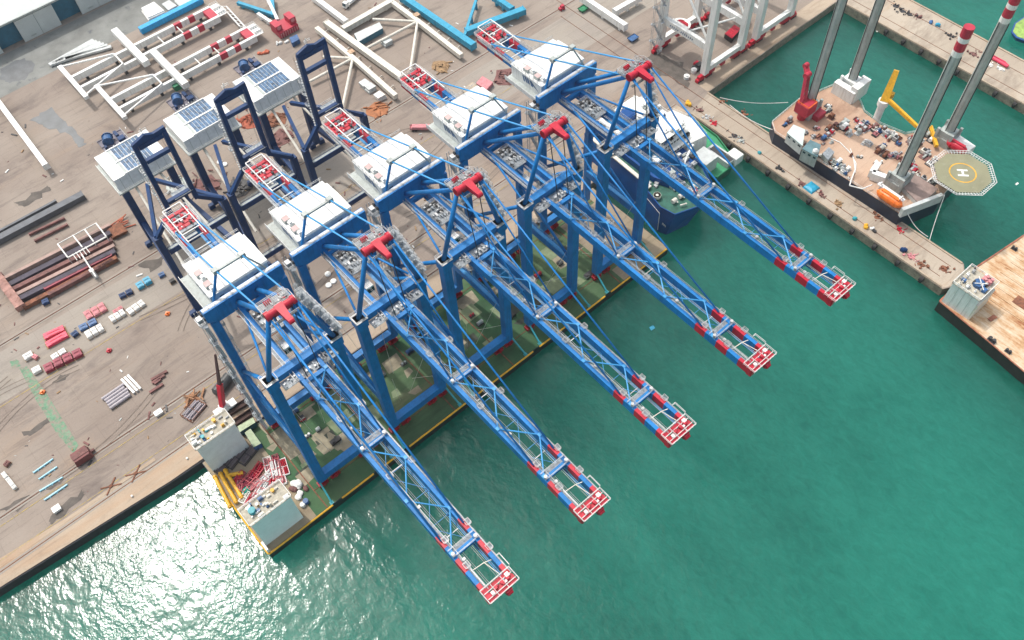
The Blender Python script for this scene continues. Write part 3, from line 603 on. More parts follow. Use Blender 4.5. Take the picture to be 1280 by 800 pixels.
def bundle(name, label, cat, p0, p1, n_, r_, m, layers=1, group=None, z=0., gap=2.1, extra=None):
    a = Vector(p0); b_ = Vector(p1); d = (b_-a); s_ = Vector((d.y,-d.x,0)).normalized(); x = MB()
    for l in range(layers):
        for k in range(n_-l):
            o = s_*((k-(n_-l-1)/2)*r_*gap)+Vector((0,0,z+r_+.15+l*r_*1.75)); e0 = random.uniform(-.3,.3); e1 = random.uniform(-.3,.3); dd = d.normalized()
            x.tube(a+o+dd*e0, b_+o+dd*e1, r_, 10)
    T = thing(name, label, cat, base_of(x), group); l = T.location
    x.build('pipe_layer', m, T, l)
    y = MB()
    for t_ in (.2,.8): c = a.lerp(b_,t_); y.beam(c-s_*n_*r_*1.15+Vector((0,0,z+.08)), c+s_*n_*r_*1.15+Vector((0,0,z+.08)), .25, .15)
    y.build('timber_bearer', WOOD, T, l)
    return T
for (u0,v0,u1,v1), lb in zip([(263,600,283,640),(270,596,291,634),(276,592,298,628)], ['outermost yellow tube lying along the left edge of the barge','middle yellow tube of the three on the left edge of the barge','inner yellow tube of the three, nearest the red piping']):
    a = G(u0,v0)+Vector((1.7,0,0)); c = G(u1,v1)+Vector((1.7,0,0)); m = MB().tube(a+Vector((0,0,.75)), c+Vector((0,0,.75)), .62, 14); d_ = (c-a).normalized()
    for t_ in (.05,.95): q = a.lerp(c,t_); m.tube(q+Vector((0,0,.75))-d_*.15, q+Vector((0,0,.75))+d_*.15, .8, 14)
    solo('mooring_tube', m, YELLOW, lb, 'tube', 'yellow tubes on the barge edge')
m = MB(); a = G(283,596); c = G(304,592); m.beam(a+Vector((0,0,.6)), c+Vector((0,0,.6)), 1.3, .5); m.beam(a+Vector((0,0,1.2)), c+Vector((0,-.5,1.0)), .4, .5); solo('gangway', m, YELLOW, 'yellow gangway piece lying across the ends of the yellow tubes on the barge', 'gangway')
# red and white pipe spools and racks
def rack(name, label, cat, u, v, w_, l_, h_, ang, m1, m2, n_=4, group=None, z=0., cover=False):
    p = G(u,v,z); T = thing(name, label, cat, (p.x,p.y,z), group); ca, sa = math.cos(ang), math.sin(ang)
    R_ = lambda x,y,zz: (x*ca-y*sa, x*sa+y*ca, zz)
    f = MB()
    for x in (-l_/2, l_/2):
        for y in (-w_/2, w_/2): f.beam(R_(x,y,0), R_(x,y,h_+.25), .16, .16)
    for zz in (.15, h_):
        for y in (-w_/2, w_/2): f.beam(R_(-l_/2,y,zz), R_(l_/2,y,zz), .16, .16)
        for x in (-l_/2, 0, l_/2): f.beam(R_(x,-w_/2,zz), R_(x,w_/2,zz), .16, .16)
    f.build('rack_frame', m1, T)
    g_ = MB()
    for k in range(n_):
        y = -w_/2+w_*(k+.5)/n_; r_ = w_/n_*.36
        g_.tube(R_(-l_/2*random.uniform(.8,1.05),y,.3+r_), R_(l_/2*random.uniform(.8,1.05),y,.3+r_), r_, 8); 
        if k % 2: g_.tube(R_(-l_/2*.7,y,.3+r_*2.6), R_(l_/2*.8,y,.3+r_*2.6), r_*.8, 8)
    g_.build('pipe_load', m2, T)
    return T
RB = math.radians
BR = [(310,603,3,7,1.2,.3,RED,MAROON,'red pipe rack nearest the grey walled tower'),(322,590,3,6,1.1,.4,RED,RED,'red pipe rack under the edge of the dark steel racks'),(335,597,2.6,5,1,.2,WHITE,WHITE,'white pipe rack among the red racks on the barge'),
      (345,588,3,7,1.1,1.2,RED,WHITE,'red and white pipe rack closest to the first crane leg'),(352,596,2.4,6,.8,1.25,WHITE,PINK,'pink and white pipe rack beside the closest red one'),(330,612,3,5,1.2,.5,RED,WHITE,'white piping in a red rack in the middle of the barge end'),
      (342,606,2.5,5,1,.9,MAROON,RED,'red spool rack right of the white piping'),(313,628,2.2,5.5,.9,.45,RED,RED,'low red rack just behind the pale blue walled tower'),(322,618,2.4,3.5,1,.5,PINK,WHITE,'small pink rack behind the low red rack'),
      (318,607,2.2,4,1.6,.1,RED,PINK,'tall red rack beside the yellow tubes'),(299,598,2.0,5,.8,.35,MAROON,RED,'dark red rack by the yellow gangway piece'),(356,584,2.0,6,.6,1.25,WHITE,RED,'long white lattice rack with red pipes behind the others')]
BR += [(300,607,2,4,1,.9,RED,PINK,'small red rack right beside the yellow tubes'),(336,583,2.4,6,1,1.2,WHITE,PINK,'white rack with pink pipes, farthest from the sea'),(327,603,2.2,4,1.3,.1,PINK,WHITE,'pink rack in the thick of the red racks'),(340,613,2.2,4.5,1,.35,WHITE,RED,'white rack with red pipes near the white bags'),
 (350,604,2.2,4,1,1.0,RED,WHITE,'red rack with white pipes nearest the white bags'),(306,622,2,4,.8,.5,WHITE,CREAM,'white rack at the foot of the yellow tubes'),(333,622,2.2,4,1,.4,WHITE,WHITE,'all white rack behind the pale blue walled tower'),(346,578,2,5,1,1.2,MAROON,MAROON,'maroon rack at the inner end of the rack field')]
for u,v,w_,l_,h_,a_,m1,m2,lb in BR: rack('pipe_rack', lb, 'pipe rack', u, v, w_, l_, h_, a_, m1, m2, 4, 'pipe racks on the end of the barge')
m = MB(); p = G(308,613); 
m.add([(p.x-2,p.y-1.4,.05),(p.x+1.6,p.y-1.7,.05),(p.x+2.3,p.y+.6,.05),(p.x+.4,p.y+1.6,.05),(p.x-1.8,p.y+1.1,.05),(p.x-.9,p.y-.6,1.0),(p.x+.8,p.y-.5,1.3),(p.x+.9,p.y+.4,1.1),(p.x-.6,p.y+.6,.9)],[(0,1,6,5),(1,2,7,6),(2,3,7),(3,4,8,7),(4,0,5,8),(5,6,7,8)]); solo('tarpaulin', m, mat('green_tarpaulin', (.02,.34,.24), .7, var=.15), 'crumpled bright green tarpaulin beside the red racks', 'tarpaulin')
def container(name, label, quad_px, z, mside, mtop, cat='container', group=None, zb=0.):
    P = [G(u,v,z) for u,v in quad_px]; c = sum(P, Vector())/4; T = thing(name, label, cat, (c.x,c.y,zb), group); l = Vector((c.x,c.y,zb))
    b_ = MB().prism([(p.x,p.y) for p in P], zb+.12, z-.06)
    for i in range(4):
        a, d = P[i], P[(i+1)%4]; k = max(2, int((d-a).length/.9))
        for j in range(k):
            q = a.lerp(d,(j+.5)/k)-c; q.z = 0; q = c+q*1.012; b_.beam((q.x,q.y,zb+.2),(q.x,q.y,z-.15),.22,.22)
    b_.build('body', mside, T, l)
    t_ = MB().prism([(c.x+(p.x-c.x)*1.02,c.y+(p.y-c.y)*1.02) for p in P], z-.06, z+.03)
    for k in range(1,6): a = P[0].lerp(P[1],k/6); d = P[3].lerp(P[2],k/6); t_.beam(a+Vector((0,0,.04)),d+Vector((0,0,.04)),.18,.06)
    t_.build('roof_panel', mtop, T, l); return T
PALEG = mat('pale_green_paint', (.36,.44,.28), .6, var=.12)
container('site_container', 'pale green container with a dark teal side on the barge beside the grey walled tower', [(297,533),(316,522),(319,528),(300,540)], 3, mat('dark_teal_paint', (.01,.10,.12), .5), PALEG)
container('site_container', 'short pale green container with a blue end standing across behind the first crane', [(306,541),(313,536),(326,554),(317,559)], 3, STEELB, PALEG)
for i,(a_,b_,lb) in enumerate([((286,518),(312,502),'dark steel trough on the quay side of the barge, the upper one of two'),((292,532),(320,513),'dark steel trough in front of the upper one, by the pale green container')]):
    p = G(*a_); q = G(*b_); m = MB().beam(p+Vector((0,0,.3)), q+Vector((0,0,.3)), 2.2, .3); d = (q-p).normalized(); s_ = Vector((d.y,-d.x,0))
    for k in (-1,1): m.beam(p+s_*k*1.1+Vector((0,0,.8)), q+s_*k*1.1+Vector((0,0,.8)), .2, 1.4)
    solo('steel_trough', m, mat('dark_brown_steel', (.06,.03,.025), .8, var=.3), lb, 'trough')
for (u,v,w_,l_,lb) in [(281,582,2.6,7,'grey purple rack of plates left of the others below the grey walled tower'),(296,573,2.8,8,'grey purple rack of plates in the middle below the grey walled tower'),(311,570,2.8,7,'grey purple rack of plates nearest the blue crane')]:
    rack('plate_rack', lb, 'plate rack', u, v, w_, l_, 1.0, .32, DARK, mat('mauve_steel', (.20,.16,.17), .6, var=.25), 6, 'plate racks below the grey walled tower')
def sack(name, label, cat, u, v, r_, h_, m, n_=5, group=None, z=0.):
    p = G(u,v,z); x = MB(); rr = random.Random(int(u*7+v))
    for k in range(n_):
        a = rr.uniform(0,6.28); d = rr.uniform(0,r_*.7); cx, cy, s_ = p.x+math.cos(a)*d, p.y+math.sin(a)*d, rr.uniform(.35,.6)*r_
        N = 9; hh = h_*rr.uniform(.6,1)
        pl_ = [(cx+math.cos(6.283*i/N)*s_*rr.uniform(.85,1.1), cy+math.sin(6.283*i/N)*s_*rr.uniform(.85,1.1)) for i in range(N)]
        x.prism(pl_, z, z+hh*.75); x.prism(pl_, z+hh*.75, z+hh, poly2=[(cx+(a_-cx)*.55,cy+(b_-cy)*.55) for a_,b_ in pl_])
    return solo(name, x, m, label, cat, group)
for u,v,r_,h_,m,lb in [(372,606,2.4,1.6,TARP,'large heap of white bags on the barge beside the first crane leg'),(376,618,1.9,1.3,TARP,'smaller heap of white bags nearer the pale blue tower'),(366,612,1.6,1.2,PRIMER,'brown bags between the two white heaps'),(382,611,1.5,1.0,PRIMER,'brown sacks against the crane leg')]: sack('bag_heap', lb, 'bags', u, v, r_, h_, m, 6, 'bag heaps on the barge')
def drum(name, label, u, v, r_, h_, m, cat='drum', group=None, z=0.):
    p = G(u,v,z); x = MB().tube((p.x,p.y,z),(p.x,p.y,z+h_),r_,14); x.tube((p.x,p.y,z+h_*.3),(p.x,p.y,z+h_*.36),r_*1.06,14); x.tube((p.x,p.y,z+h_*.65),(p.x,p.y,z+h_*.71),r_*1.06,14); x.tube((p.x,p.y,z+h_),(p.x,p.y,z+h_+.06),r_*.9,14)
    return solo(name, x, m, label, cat, group)
drum('water_tank', 'blue drum between the white bags and the yellow edge of the barge', 383, 628, .9, 1.5, STEELB, 'drum'); drum('water_tank', 'white drum beside the blue drum on the barge', 379, 632, .8, 1.3, WHITE, 'drum')
drum('vent_drum', 'teal cylinder on top of the pale blue walled tower', 316, 640, 1.1, 1.6, TEAL, 'cylinder', None, 17.2)
# deck plant between the crane legs
SEEN = set()
rr = random.Random(31)
DL = [(460,430),(476,470),(505,455),(512,440),(545,470),(590,395),(600,405),(640,395),(655,375),(672,345),(700,330),(690,300),(715,340),(735,345),(690,385),(370,515),(378,524),(385,545),(398,538),(420,552),(488,420),(520,420),(560,412),(575,425),(608,352),(622,345),(655,300)]
for i,(u,v) in enumerate(DL):
    p = G(u,v); m = MB(); s_ = rr.uniform(.7,1.6); k = i % 3
    if k == 0: m.box(p.x-s_,p.x+s_,p.y-s_*.7,p.y+s_*.7,0,.3,1); m.tube((p.x-s_*.8,p.y,1.0),(p.x+s_*.8,p.y,1.0),.7,12,m=0); m.box(p.x+s_*.5,p.x+s_,p.y-.5,p.y+.5,.3,1.5,0); nm, lb, ct = 'deck_winch', 'small deck winch on the green barge deck', 'winch'
    elif k == 1: m.box(p.x-s_*1.3,p.x+s_*1.3,p.y-.8,p.y+.8,.1,1.2,0); m.box(p.x-s_*1.3,p.x+s_*1.3,p.y-.85,p.y+.85,1.2,1.3,1); m.box(p.x-s_,p.x-s_*.3,p.y-.5,p.y+.5,1.3,1.6,1); nm, lb, ct = 'generator', 'boxed generator on the green barge deck', 'generator'
    else:
        m.box(p.x-1.2,p.x+1.2,p.y-.7,p.y+.7,0,.15,1)
        for q in (-.55,.55): m.tube((p.x+q,p.y,.1),(p.x+q,p.y,1.0),.32,12,m=0); m.tube((p.x+q,p.y,1.0),(p.x+q,p.y,1.15),.42,12,m=0)
        nm, lb, ct = 'bollard', 'double bollard on the green barge deck', 'bollard'
    ci = rr.randrange(5); k_ = min(range(5), key=lambda j: abs(TX[j]-p.x)); wd = ['leftmost','second','middle','fourth','rightmost'][k_]
    where = ('right of' if p.x > TX[k_]+9 else 'left of' if p.x < TX[k_]-9 else 'under')
    lab_ = '%s %s on the barge deck %s the %s blue crane%s' % (['red','grey','white','black','blue'][ci], {'winch':'winch','generator':'generator box','bollard':'double bollard'}[ct], where, wd, ', sea side' if p.y < 12 else ', quay side')
    if lab_ in SEEN: lab_ += ' second one'
    SEEN.add(lab_)
    o = solo(nm, m, [[RED,GREYP,TARP,DARK,STEELB][ci], DARK], lab_, ct, '%s units on the barge deck' % ct)
# ================================================================= navy yard cranes (three, partly erected)
def make_navy():
    T = thing('gantry_crane', 'x', 'crane', (0,0,0), 'dark blue gantry cranes with white houses')
    YW, YL, HX, LX = 88.0, 128.5, 12.5, 9.0
    for sx in (-1, 1):
        MB().box(sx*HX-1.05,sx*HX+1.05,YW-1.1,YW+1.1,2.4,43).build('leg', NAVY, T)
        MB().box(sx*LX-1.3,sx*LX+1.3,YL-1.2,YL+1.2,2.4,30.6).build('leg', NAVY, T)
        MB().beam((sx*HX,YW+1.2,12.6),(sx*LX,YL-1.2,12.6),1.7,2.2).build('portal_side_beam', NAVY, T)
        MB().beam((sx*HX,YW,42.5),(sx*4.9,YW,50),1.3,1.3).build('pylon_foot', NAVY, T)
        m = MB().box(sx*4.8-.72,sx*4.8+.72,YW-.8,YW+.8,49.4,79.2)
        m.rail([(sx*4.9-1.3,YW+1.2,52),(sx*4.9-1.3,YW+1.2,78)], m=1, h=.9); m.build('pylon_post', [NAVY, GALV], T)
        MB().beam((sx*HX,YW,43),(sx*1.6,YL-5,31.6),1.2,1.4).build('deck_strut', NAVY, T)
        MB().tube((sx*4.6,YL+2,31.0),(sx*8.5,YW+4,16),.5,8).build('inclined_tie', CREAM, T)
        for y, bx in ((YW, HX), (YL, LX)):
            m = MB()
            for q in (-2.2, 2.2): m.box(sx*bx+q-1.2,sx*bx+q+1.2,y-.7,y+.7,.2,1.5)
            m.box(sx*bx-3.2,sx*bx+3.2,y-.8,y+.8,1.5,2.4); m.build('bogie', NAVY, T)
    for y, z in ((YW,33.5),(YW,5.5)):
        m = MB().box(-HX+1.3,HX-1.3,y-.8,y+.8,z,z+2.2); m.box(-HX+1.5,HX-1.5,y-.5,y+.5,z+2.2,z+2.26,1); m.rail([(-HX+1.4,y+.7,z+2.2),(HX-1.4,y+.7,z+2.2)], m=1); m.build('portal_cross_beam', [NAVY, GREYP], T)
    MB().box(-LX-1.5,LX+1.5,YL-1,YL+1,30.4,32.0).build('portal_cross_beam', NAVY, T)
    for z, h in ((78.2,1.6),(72.2,1.3),(53.6,1.3)): MB().box(-3.94,3.94,YW-.7,YW+.7,z-h/2,z+h/2).build('pylon_cross_tie', NAVY, T)
    m = MB().add([(-5.6,YW-.5,79.1),(5.6,YW-.5,79.1),(5.5,YW-.5,80.8),(1.6,YW-.5,80.4),(-1,YW-.5,81.6),(-5.4,YW-.5,80.2)]+[(x,YW+.5,z) for x,z in ((-5.6,79.1),(5.6,79.1),(5.5,80.8),(1.6,80.4),(-1,81.6),(-5.4,80.2))],
                 [(0,1,2,3,4,5),(11,10,9,8,7,6)]+[(i,i+6,(i+1)%6+6,(i+1)%6) for i in range(6)])
    m.build('sheave_head', NAVY, T)
    m = MB().rail([(-1.6,YW-.4,82),(-1.6,YW+.4,82),(.6,YW+.4,82)]); m.beam((-1,YW,82),(-1,YW,84),.2,.2); m.build('head_railing', WHITE, T)
    for z in (58,63,68): m = MB().box(-6.6,-5.6,YW+.85,YW+2.2,z,z+.08); m.rail([(-6.6,YW+.85,z),(-6.6,YW+2.2,z),(-5.6,YW+2.2,z)], m=1); m.build('rest_platform', [GRATE, GALV], T)
    m = MB().box(-1.7,4.8,YW-1.0,YW+2.5,53.9,54.0); m.rail([(-3.6,YW+2.5,54),(3.6,YW+2.5,54)], m=1); m.build('pylon_platform', [GRATE, GALV], T)
    # slanted ladder rails down the pylon: white studs
    m = MB()
    m.beam((-6.1,YW-.1,49.8),(-6.1,YW-.1,78.5),.1,.1)
    for k in range(26): z = 50+k*1.1; m.box(-6.3,-5.9,YW-.2,YW+.3,z,z+.35)
    m.build('ladder', WHITE, T)
    # house with panels
    y0, y1, z0, z1 = 127.0, 144.5, 31.6, 36.0
    m = MB().add([(-10.4,y0,z0),(10.6,y0,z0),(10.6,y1,z0),(-10.4,y1,z0),(-10.4,y0+1.6,z1),(10.6,y0+1.6,z1),(10.6,y1-.4,z1),(-10.4,y1-.4,z1)], [(3,2,1,0),(4,5,6,7),(0,1,5,4),(1,2,6,5),(2,3,7,6),(3,0,4,7)])
    m.box(-11.4,11.4,y0-1,y1+.4,z0-.6,z0-.1,1)
    H = m.build('machinery_house', [WHITE, GREYP], T)
    P_ = MB()
    for r0, r1 in ((y0+2.2,y0+8.6),(y0+9.6,y1-1.2)):
        for k in range(9):
            x = -5.6+k*1.36
            if k in (0,): P_.box(x,x+1.0,r0,r1,z1+.05,z1+.14,1); continue
            P_.box(x,x+1.2,r0,r1,z1+.05,z1+.16,0)
    P_.build('roof_panels', [SOLAR, GREYP], H)
    for yy, ww in ((y0+9.1,.7),(y1-.8,.5),(y0+1.9,.4)): MB().beam((-6.0,yy,z1+.2),(6.6,yy,z1+.2),ww,.3).build('roof_rib', WHITE, H)
    m = MB().quad([(-10.42,y0-.03,z0+.2),(10.5,y0-.03,z0+.2),(10.5,y0+1.5,z1-.1),(-10.42,y0+1.5,z1-.1)])
    for x in (-8.5,-5,-1.5,2,5.5,8.5): m.beam((x,y0-.08,z0+.3),(x+.2,y0+1.45,z1-.1),.16,.1,1)
    m.build('wrapped_front', [mat('clear_wrapping', (.55,.57,.58), .45, var=.1, scale=.8), GREYP], H)
    m = MB().rail([(-11.3,y1,z0-.1),(-11.3,y0-1,z0-.1),(11.3,y0-1,z0-.1)]); m.build('house_railing', WHITE, T)
    return T
NC = make_navy()
for i, (x, lb) in enumerate(zip((6.5, 34.5, 64.5), ('dark blue gantry crane with white house, leftmost of three, behind the first crane\'s red tail','dark blue gantry crane with white house, the middle of three','dark blue gantry crane with white house, rightmost of three, by the white tubular frames'))):
    c = NC if i == 0 else copy_tree(NC); c.location = (x,0,0); c['label'] = lb
# ================================================================= shed at the top left
T = thing('workshop_shed', 'long white workshop shed with blue bays and pale sliding doors', 'shed', (30,300,0)); l = T.location
MB().box(-190,120,281.2,330,0,12).build('wall', mat('blue_bay_interior', (.01,.13,.22), .7, var=.15), T, l)
m = MB().add([(-192,277.8,12.6),(122,277.8,12.6),(122,306,19),(-192,306,19),(122,336,12.6),(-192,336,12.6)],[(0,1,2,3),(3,2,4,5)])
for k in range(40): x = -188+k*7.8; m.beam((x,277.9,12.68),(x,306,19.08),.3,.16)
m.build('roof', mat('shed_roof', (.46,.50,.49), .55, var=.06, scale=.15), T, l)
MB().box(-192,122,277.5,278.1,12.0,12.9).build('gutter', GREYP, T, l)
for k in range(7):
    x = 10.6+(k-3)*29.0; m = MB().box(x,x+9.1,278.3,278.8,.05,11.2).box(x+9.25,x+18.4,278.3,278.8,.05,11.2)
    for q in range(8): m.box(x+.5+q*2.2,x+.7+q*2.2,278.24,278.3,.1,11.1)
    d = m.build('sliding_door', mat('pale_door', (.50,.54,.54), .55, var=.06, scale=.2), T, l)
    MB().box(x+3.6,x+6.2,278.1,278.24,1.4,1.9).build('door_handle', GREYP, d, l)
# ================================================================= white boom sections
def boom_section(label, x0, x1, y0, y1, red_at, cross_mid, cross_end):
    T = thing('boom_section', label, 'crane boom', ((x0+x1)/2,(y0+y1)/2,0), 'white crane boom sections on the ground'); l = T.location
    for y in (y0, y1):
        m = MB(); segs = [(x0,red_at,0),(red_at,red_at+3.6,1),(red_at+3.6,red_at+7.5,0),(red_at+7.5,red_at+10.5,1),(red_at+10.5,x1,0)]
        for a,b_,k in segs: m.box(a,b_,y-.7,y+.7,1.6,4.6,k)
        m.build('girder', [WHITE, MAROON if False else mat('dark_pinkish_red', (.42,.02,.05), .5)], T, l)
    for k in range(5):
        x = x0+6+k*(x1-x0-12)/4
        for y in (y0, y1): MB().box(x-.6,x+.6,y-.9,y+.9,0,1.6).build('support_trestle', DARK, T, l)
    for x, (a,b_) in cross_mid: MB().box(x-1.5,x+1.5,a,b_,4.65,7.4).build('portal_beam', WHITE, T, l)
    for x, (a,b_) in cross_end: MB().box(x-1.0,x+1.0,a,b_,4.65,6.2).build('end_beam', WHITE, T, l)
    xe, (ya,yb) = cross_end[0]
    m = MB().beam((xe,ya+1,6),(xe+22,y0,5.2),.6,.6).beam((xe,yb-1,6),(xe+22,y1,5.2),.6,.6).beam((xe+22,y0,5.2),(xe+22,y1,5.2),.6,.6); m.build('diagonal_brace', WHITE, T, l)
    for x in (x0+30,x0+42,x0+52): MB().tube((x,y0+.7,3.4),(x,y1-.7,3.4),.3,8).build('cross_tube', WHITE, T, l)
    m = MB().box(x1-4,x1,y0-.6,y1+.6,2.0,4.4,1); m.box(x1,x1+4,y0-.5,y1+.5,4.2,4.3); m.rail([(x1,y0-.5,4.3),(x1+4,y0-.5,4.3),(x1+4,y1+.5,4.3),(x1,y1+.5,4.3)], m=0)
    for k in range(6): m.box(x1+.4+(k%3)*1.2,x1+1.2+(k%3)*1.2,y0+1+(k//3)*4,y0+2.2+(k//3)*4,4.3,5.4)
    m.build('tip_machinery', [WHITE, MC['dark_pinkish_red']], T, l); return T
boom_section('white crane boom on the ground by the sky-blue box beam, farther from the navy cranes', 15, 85, 225.5, 234.5, 66, [(43.6,(217,247.5))], [(14,(216,243))])
boom_section('white crane boom on the ground nearest the navy cranes, with red-banded tip', 20, 90, 201.5, 209.5, 71, [(49.4,(192,222.5))], [(20.4,(193,220))])
m = MB().beam(G(177,42)+Vector((0,0,1.6)), G(252,4)+Vector((0,0,1.6)), 2.6, 2.8); a = G(252,4); m.tube((a.x,a.y,1.6),(a.x+.8,a.y,1.6),1.7,14)
for k in range(8): q = G(177,42).lerp(G(252,4),(k+.5)/8); m.box(q.x-.15,q.x+.15,q.y-1.36,q.y+1.36,.2,3.08)
solo('box_beam', m, SKYB, 'bright sky-blue box beam lying by the upper white boom', 'beam')
def flat_stack(name, label, cat, quad, layers, th, m, z=0., jit=.5, group=None):
    P = [G(u,v,z) for u,v in quad]; x = MB(); rr = random.Random(int(sum(q[0] for q in quad)))
    for k in range(layers):
        dx, dy = rr.uniform(-jit,jit), rr.uniform(-jit,jit); x.prism([(p.x+dx,p.y+dy) for p in P], z+.15+k*th*1.12, z+.15+k*th*1.12+th)
    c = sum(P,Vector())/4; x.box(c.x-1.5,c.x+1.5,c.y-.2,c.y+.2,z,z+.15)
    return solo(name, x, m, label, cat, group)
PALES = mat('pale_sheet_metal', (.50,.53,.53), .5, var=.12, scale=.5)
for k in range(6):
    a = G(63+k*4,83-k*1.5,0.2); b_ = G(118+k*4.4,52+k*1.6,.2); m = MB().beam(a+Vector((0,0,.7)), b_+Vector((0,0,.7)), 2.0, 1.0); m.beam(a+Vector((0,0,.2)), b_+Vector((0,0,.2)), .4, .35)
    solo('sheet_pile', m, PALES, ['outermost','second','third','fourth','fifth','innermost'][k]+' long pale steel panel in the fan-shaped pile left of the upper white boom', 'panel', 'pale steel panels in the fan-shaped pile')
flat_stack('frame_pallet', 'square stack of white frames at the end of the sky-blue beam', 'frames', [(178,15),(194,7),(207,18),(187,27)], 4, .4, TARP)
flat_stack('sheet_stack', 'grey sheet stack above the sky-blue beam', 'sheets', [(204,8),(213,3),(223,10),(212,16)], 3, .4, PALES); flat_stack('sheet_stack', 'long pale sheet stack by the top edge, right of the grey sheet stack', 'sheets', [(219,4),(240,-6),(250,0),(226,11)], 3, .4, PALES)
# white twin tube truss
m = MB()
for o in (0, 6): m.tube(G(277+o,8,3), G(300+o,33,3), .35, 8)
for k in range(8): t_ = k/7; m.tube(G(277,8,3).lerp(G(300,33,3),t_), G(283,8,3).lerp(G(306,33,3),t_), .16, 6)
for t_ in (0,1): p = G(277,8,3).lerp(G(300,33,3),t_); q = G(283,8,3).lerp(G(306,33,3),t_); m.beam((p.x,p.y,0),p,.3,.3); m.beam((q.x,q.y,0),q,.3,.3)
solo('twin_tube_truss', m, WHITE, 'white twin tube truss beyond the tip of the white booms', 'truss')
# winch skids
def winch(label, u, v):
    p = G(u,v); T = thing('winch_skid', label, 'winch skid', (p.x,p.y,0), 'blue winch skids behind the navy cranes')
    b_ = MB().box(-5.5,5.5,-5,5,.1,.5,1)
    for y in (-4.6,0,4.6): b_.box(-5.6,5.6,y-.25,y+.25,.5,.8,1)
    b_.build('skid_base', [NAVY, mat('mauve_steel2', (.16,.15,.19), .7, var=.3)], T)
    MB().tube((-2.2,-.6,2.3),(-1.2,2.2,2.3),1.9,16).tube((-2.3,-.9,2.3),(-2.2,-.6,2.3),2.3,16).tube((-1.2,2.2,2.3),(-1.1,2.5,2.3),2.3,16).build('drum', STEELB, T)
    for q in ((1.6,4.4,-3.6,-1.2,.8,2.8),(1.9,3.2,.6,3.8,.8,2.2),(-4.8,-3.8,-3.4,-2,.8,2.6)): MB().box(*q).build('motor', NAVY, T)
    m = MB().rail([(-5.4,-4.9,.8),(5.4,-4.9,.8),(5.4,4.9,.8)])
    for k in range(6): m.box(-3+k*1.3,-2.5+k*1.3,-4.2,-3.6,.8,1.6+.3*(k%2))
    m.build('guard_rail', GALV, T)
winch('blue winch skid behind the leftmost navy crane', 143, 178); winch('blue winch skid by the green box, behind the middle navy crane', 229, 128); winch('blue winch skid behind the rightmost navy crane', 312, 86)
p = G(223,109); m = MB().box(p.x-2.2,p.x+2.2,p.y-2,p.y+2,.1,2.6).box(p.x-2.4,p.x+2.4,p.y-2.2,p.y+2.2,2.6,2.75); 
for k in range(5): m.box(p.x-2.25,p.x+2.25,p.y-1.8+k*.8,p.y-1.6+k*.8,.2,2.5)
solo('site_box', m, GREEN, 'small green box at the foot of the white portal beam', 'box')
# white tubular frames (portal halves lying on trestles)
def lying_frame(label, A, B_, J, braces):
    T = thing('portal_frame', label, 'steel frame', tuple(G(*J)), 'white tubular portal frames on the ground'); l = T.location
    MB().beam(G(*A,2.4), G(*J,2.8), 2.1, 2.2).beam(G(*J,2.8), G(*B_,2.4), 2.1, 2.2).build('main_beam', CREAM, T, l)
    for u, v in braces: MB().tube(G(*J,3.2), G(u,v,2.2), .65, 10).build('brace', CREAM, T, l)
    for k in range(7):
        q = G(*A,0).lerp(G(*B_,0),(k+.7)/7.3); m = MB(); m.beam((q.x,q.y,0),(q.x,q.y,2.2),.5,1.4); m.tube((q.x+.1,q.y,1.0),(q.x+2.6,q.y,1.6),.2,6); m.tube((q.x+2.6,q.y,1.6),(q.x+2.9,q.y,.0),.2,6); m.build('support_trestle', CREAM, T, l)
    q = G(*J,0); MB().box(q.x-1.3,q.x+1.3,q.y-1.3,q.y+1.3,2.0,4.1).build('node_box', mat('rust_streaked_cream', (.5,.36,.24), .7, var=.3, scale=.8, col2=(.3,.12,.05), thr=.5), T, l)
lying_frame('white tubular frame on the ground in front of the rightmost navy crane', (396,36), (495,121), (441,73), [(404,71),(387,102),(427,140)])
lying_frame('white tubular frame on the ground beside the long cyan girder', (488,2), (577,70), (522,27), [(466,24),(457,61),(513,88)])
def white_beam(label, a, b_, z, w_, h_, m=WHITE, name='box_beam', group=None, foot=True):
    P, Q = G(*a,z), G(*b_,z); x = MB().beam(P, Q, w_, h_); d = (Q-P).normalized()
    x.beam(P-d*.25, P, w_*1.15, h_*1.15); x.beam(Q, Q+d*.25, w_*1.15, h_*1.15)
    if foot:
        for t_ in (.12,.5,.88): q = P.lerp(Q,t_); x.box(q.x-.6,q.x+.6,q.y-.6,q.y+.6,0,z-h_/2)
    s_ = Vector((d.y,-d.x,0)).normalized()
    for k in range(1,6): q = P.lerp(Q,k/6); x.beam(q-d*.1, q+d*.1, w_*1.04, h_*1.04)
    return solo(name, x, m, label, 'beam', group)
white_beam('long white box beam lying between the two white tubular frames', (408,29), (503,98), 2.4, 2.8, 2.6, CREAM)
white_beam('white box beam joining the far frame to the long beam, over a blue container', (429,37), (489,3), 2.4, 2.6, 2.6, CREAM)
white_beam('white box beam at the top edge pointing at the frames, left of the white truck', (392,-3), (433,28), 2.2, 2.4, 2.4)
white_beam('long white tube beam on the left edge of the yard', (-6,122), (58,208), 4.0, 2.2, 2.4)
white_beam('white box beam left of the red unit, by the cyan jib', (323,18), (346,33), 2.2, 1.5, 1.5); white_beam('thin white beam running up from the red unit to the top edge', (347,25), (333,-4), 2.6, 1.4, 1.4)
white_beam('white beam at top centre ending near the white dock cranes, longer part of a tee', (727,-3), (782,34), 3.4, 2.4, 3.0); white_beam('white beam at top centre, short stem of the tee', (800,-3), (768,15), 3.4, 2.4, 2.6)
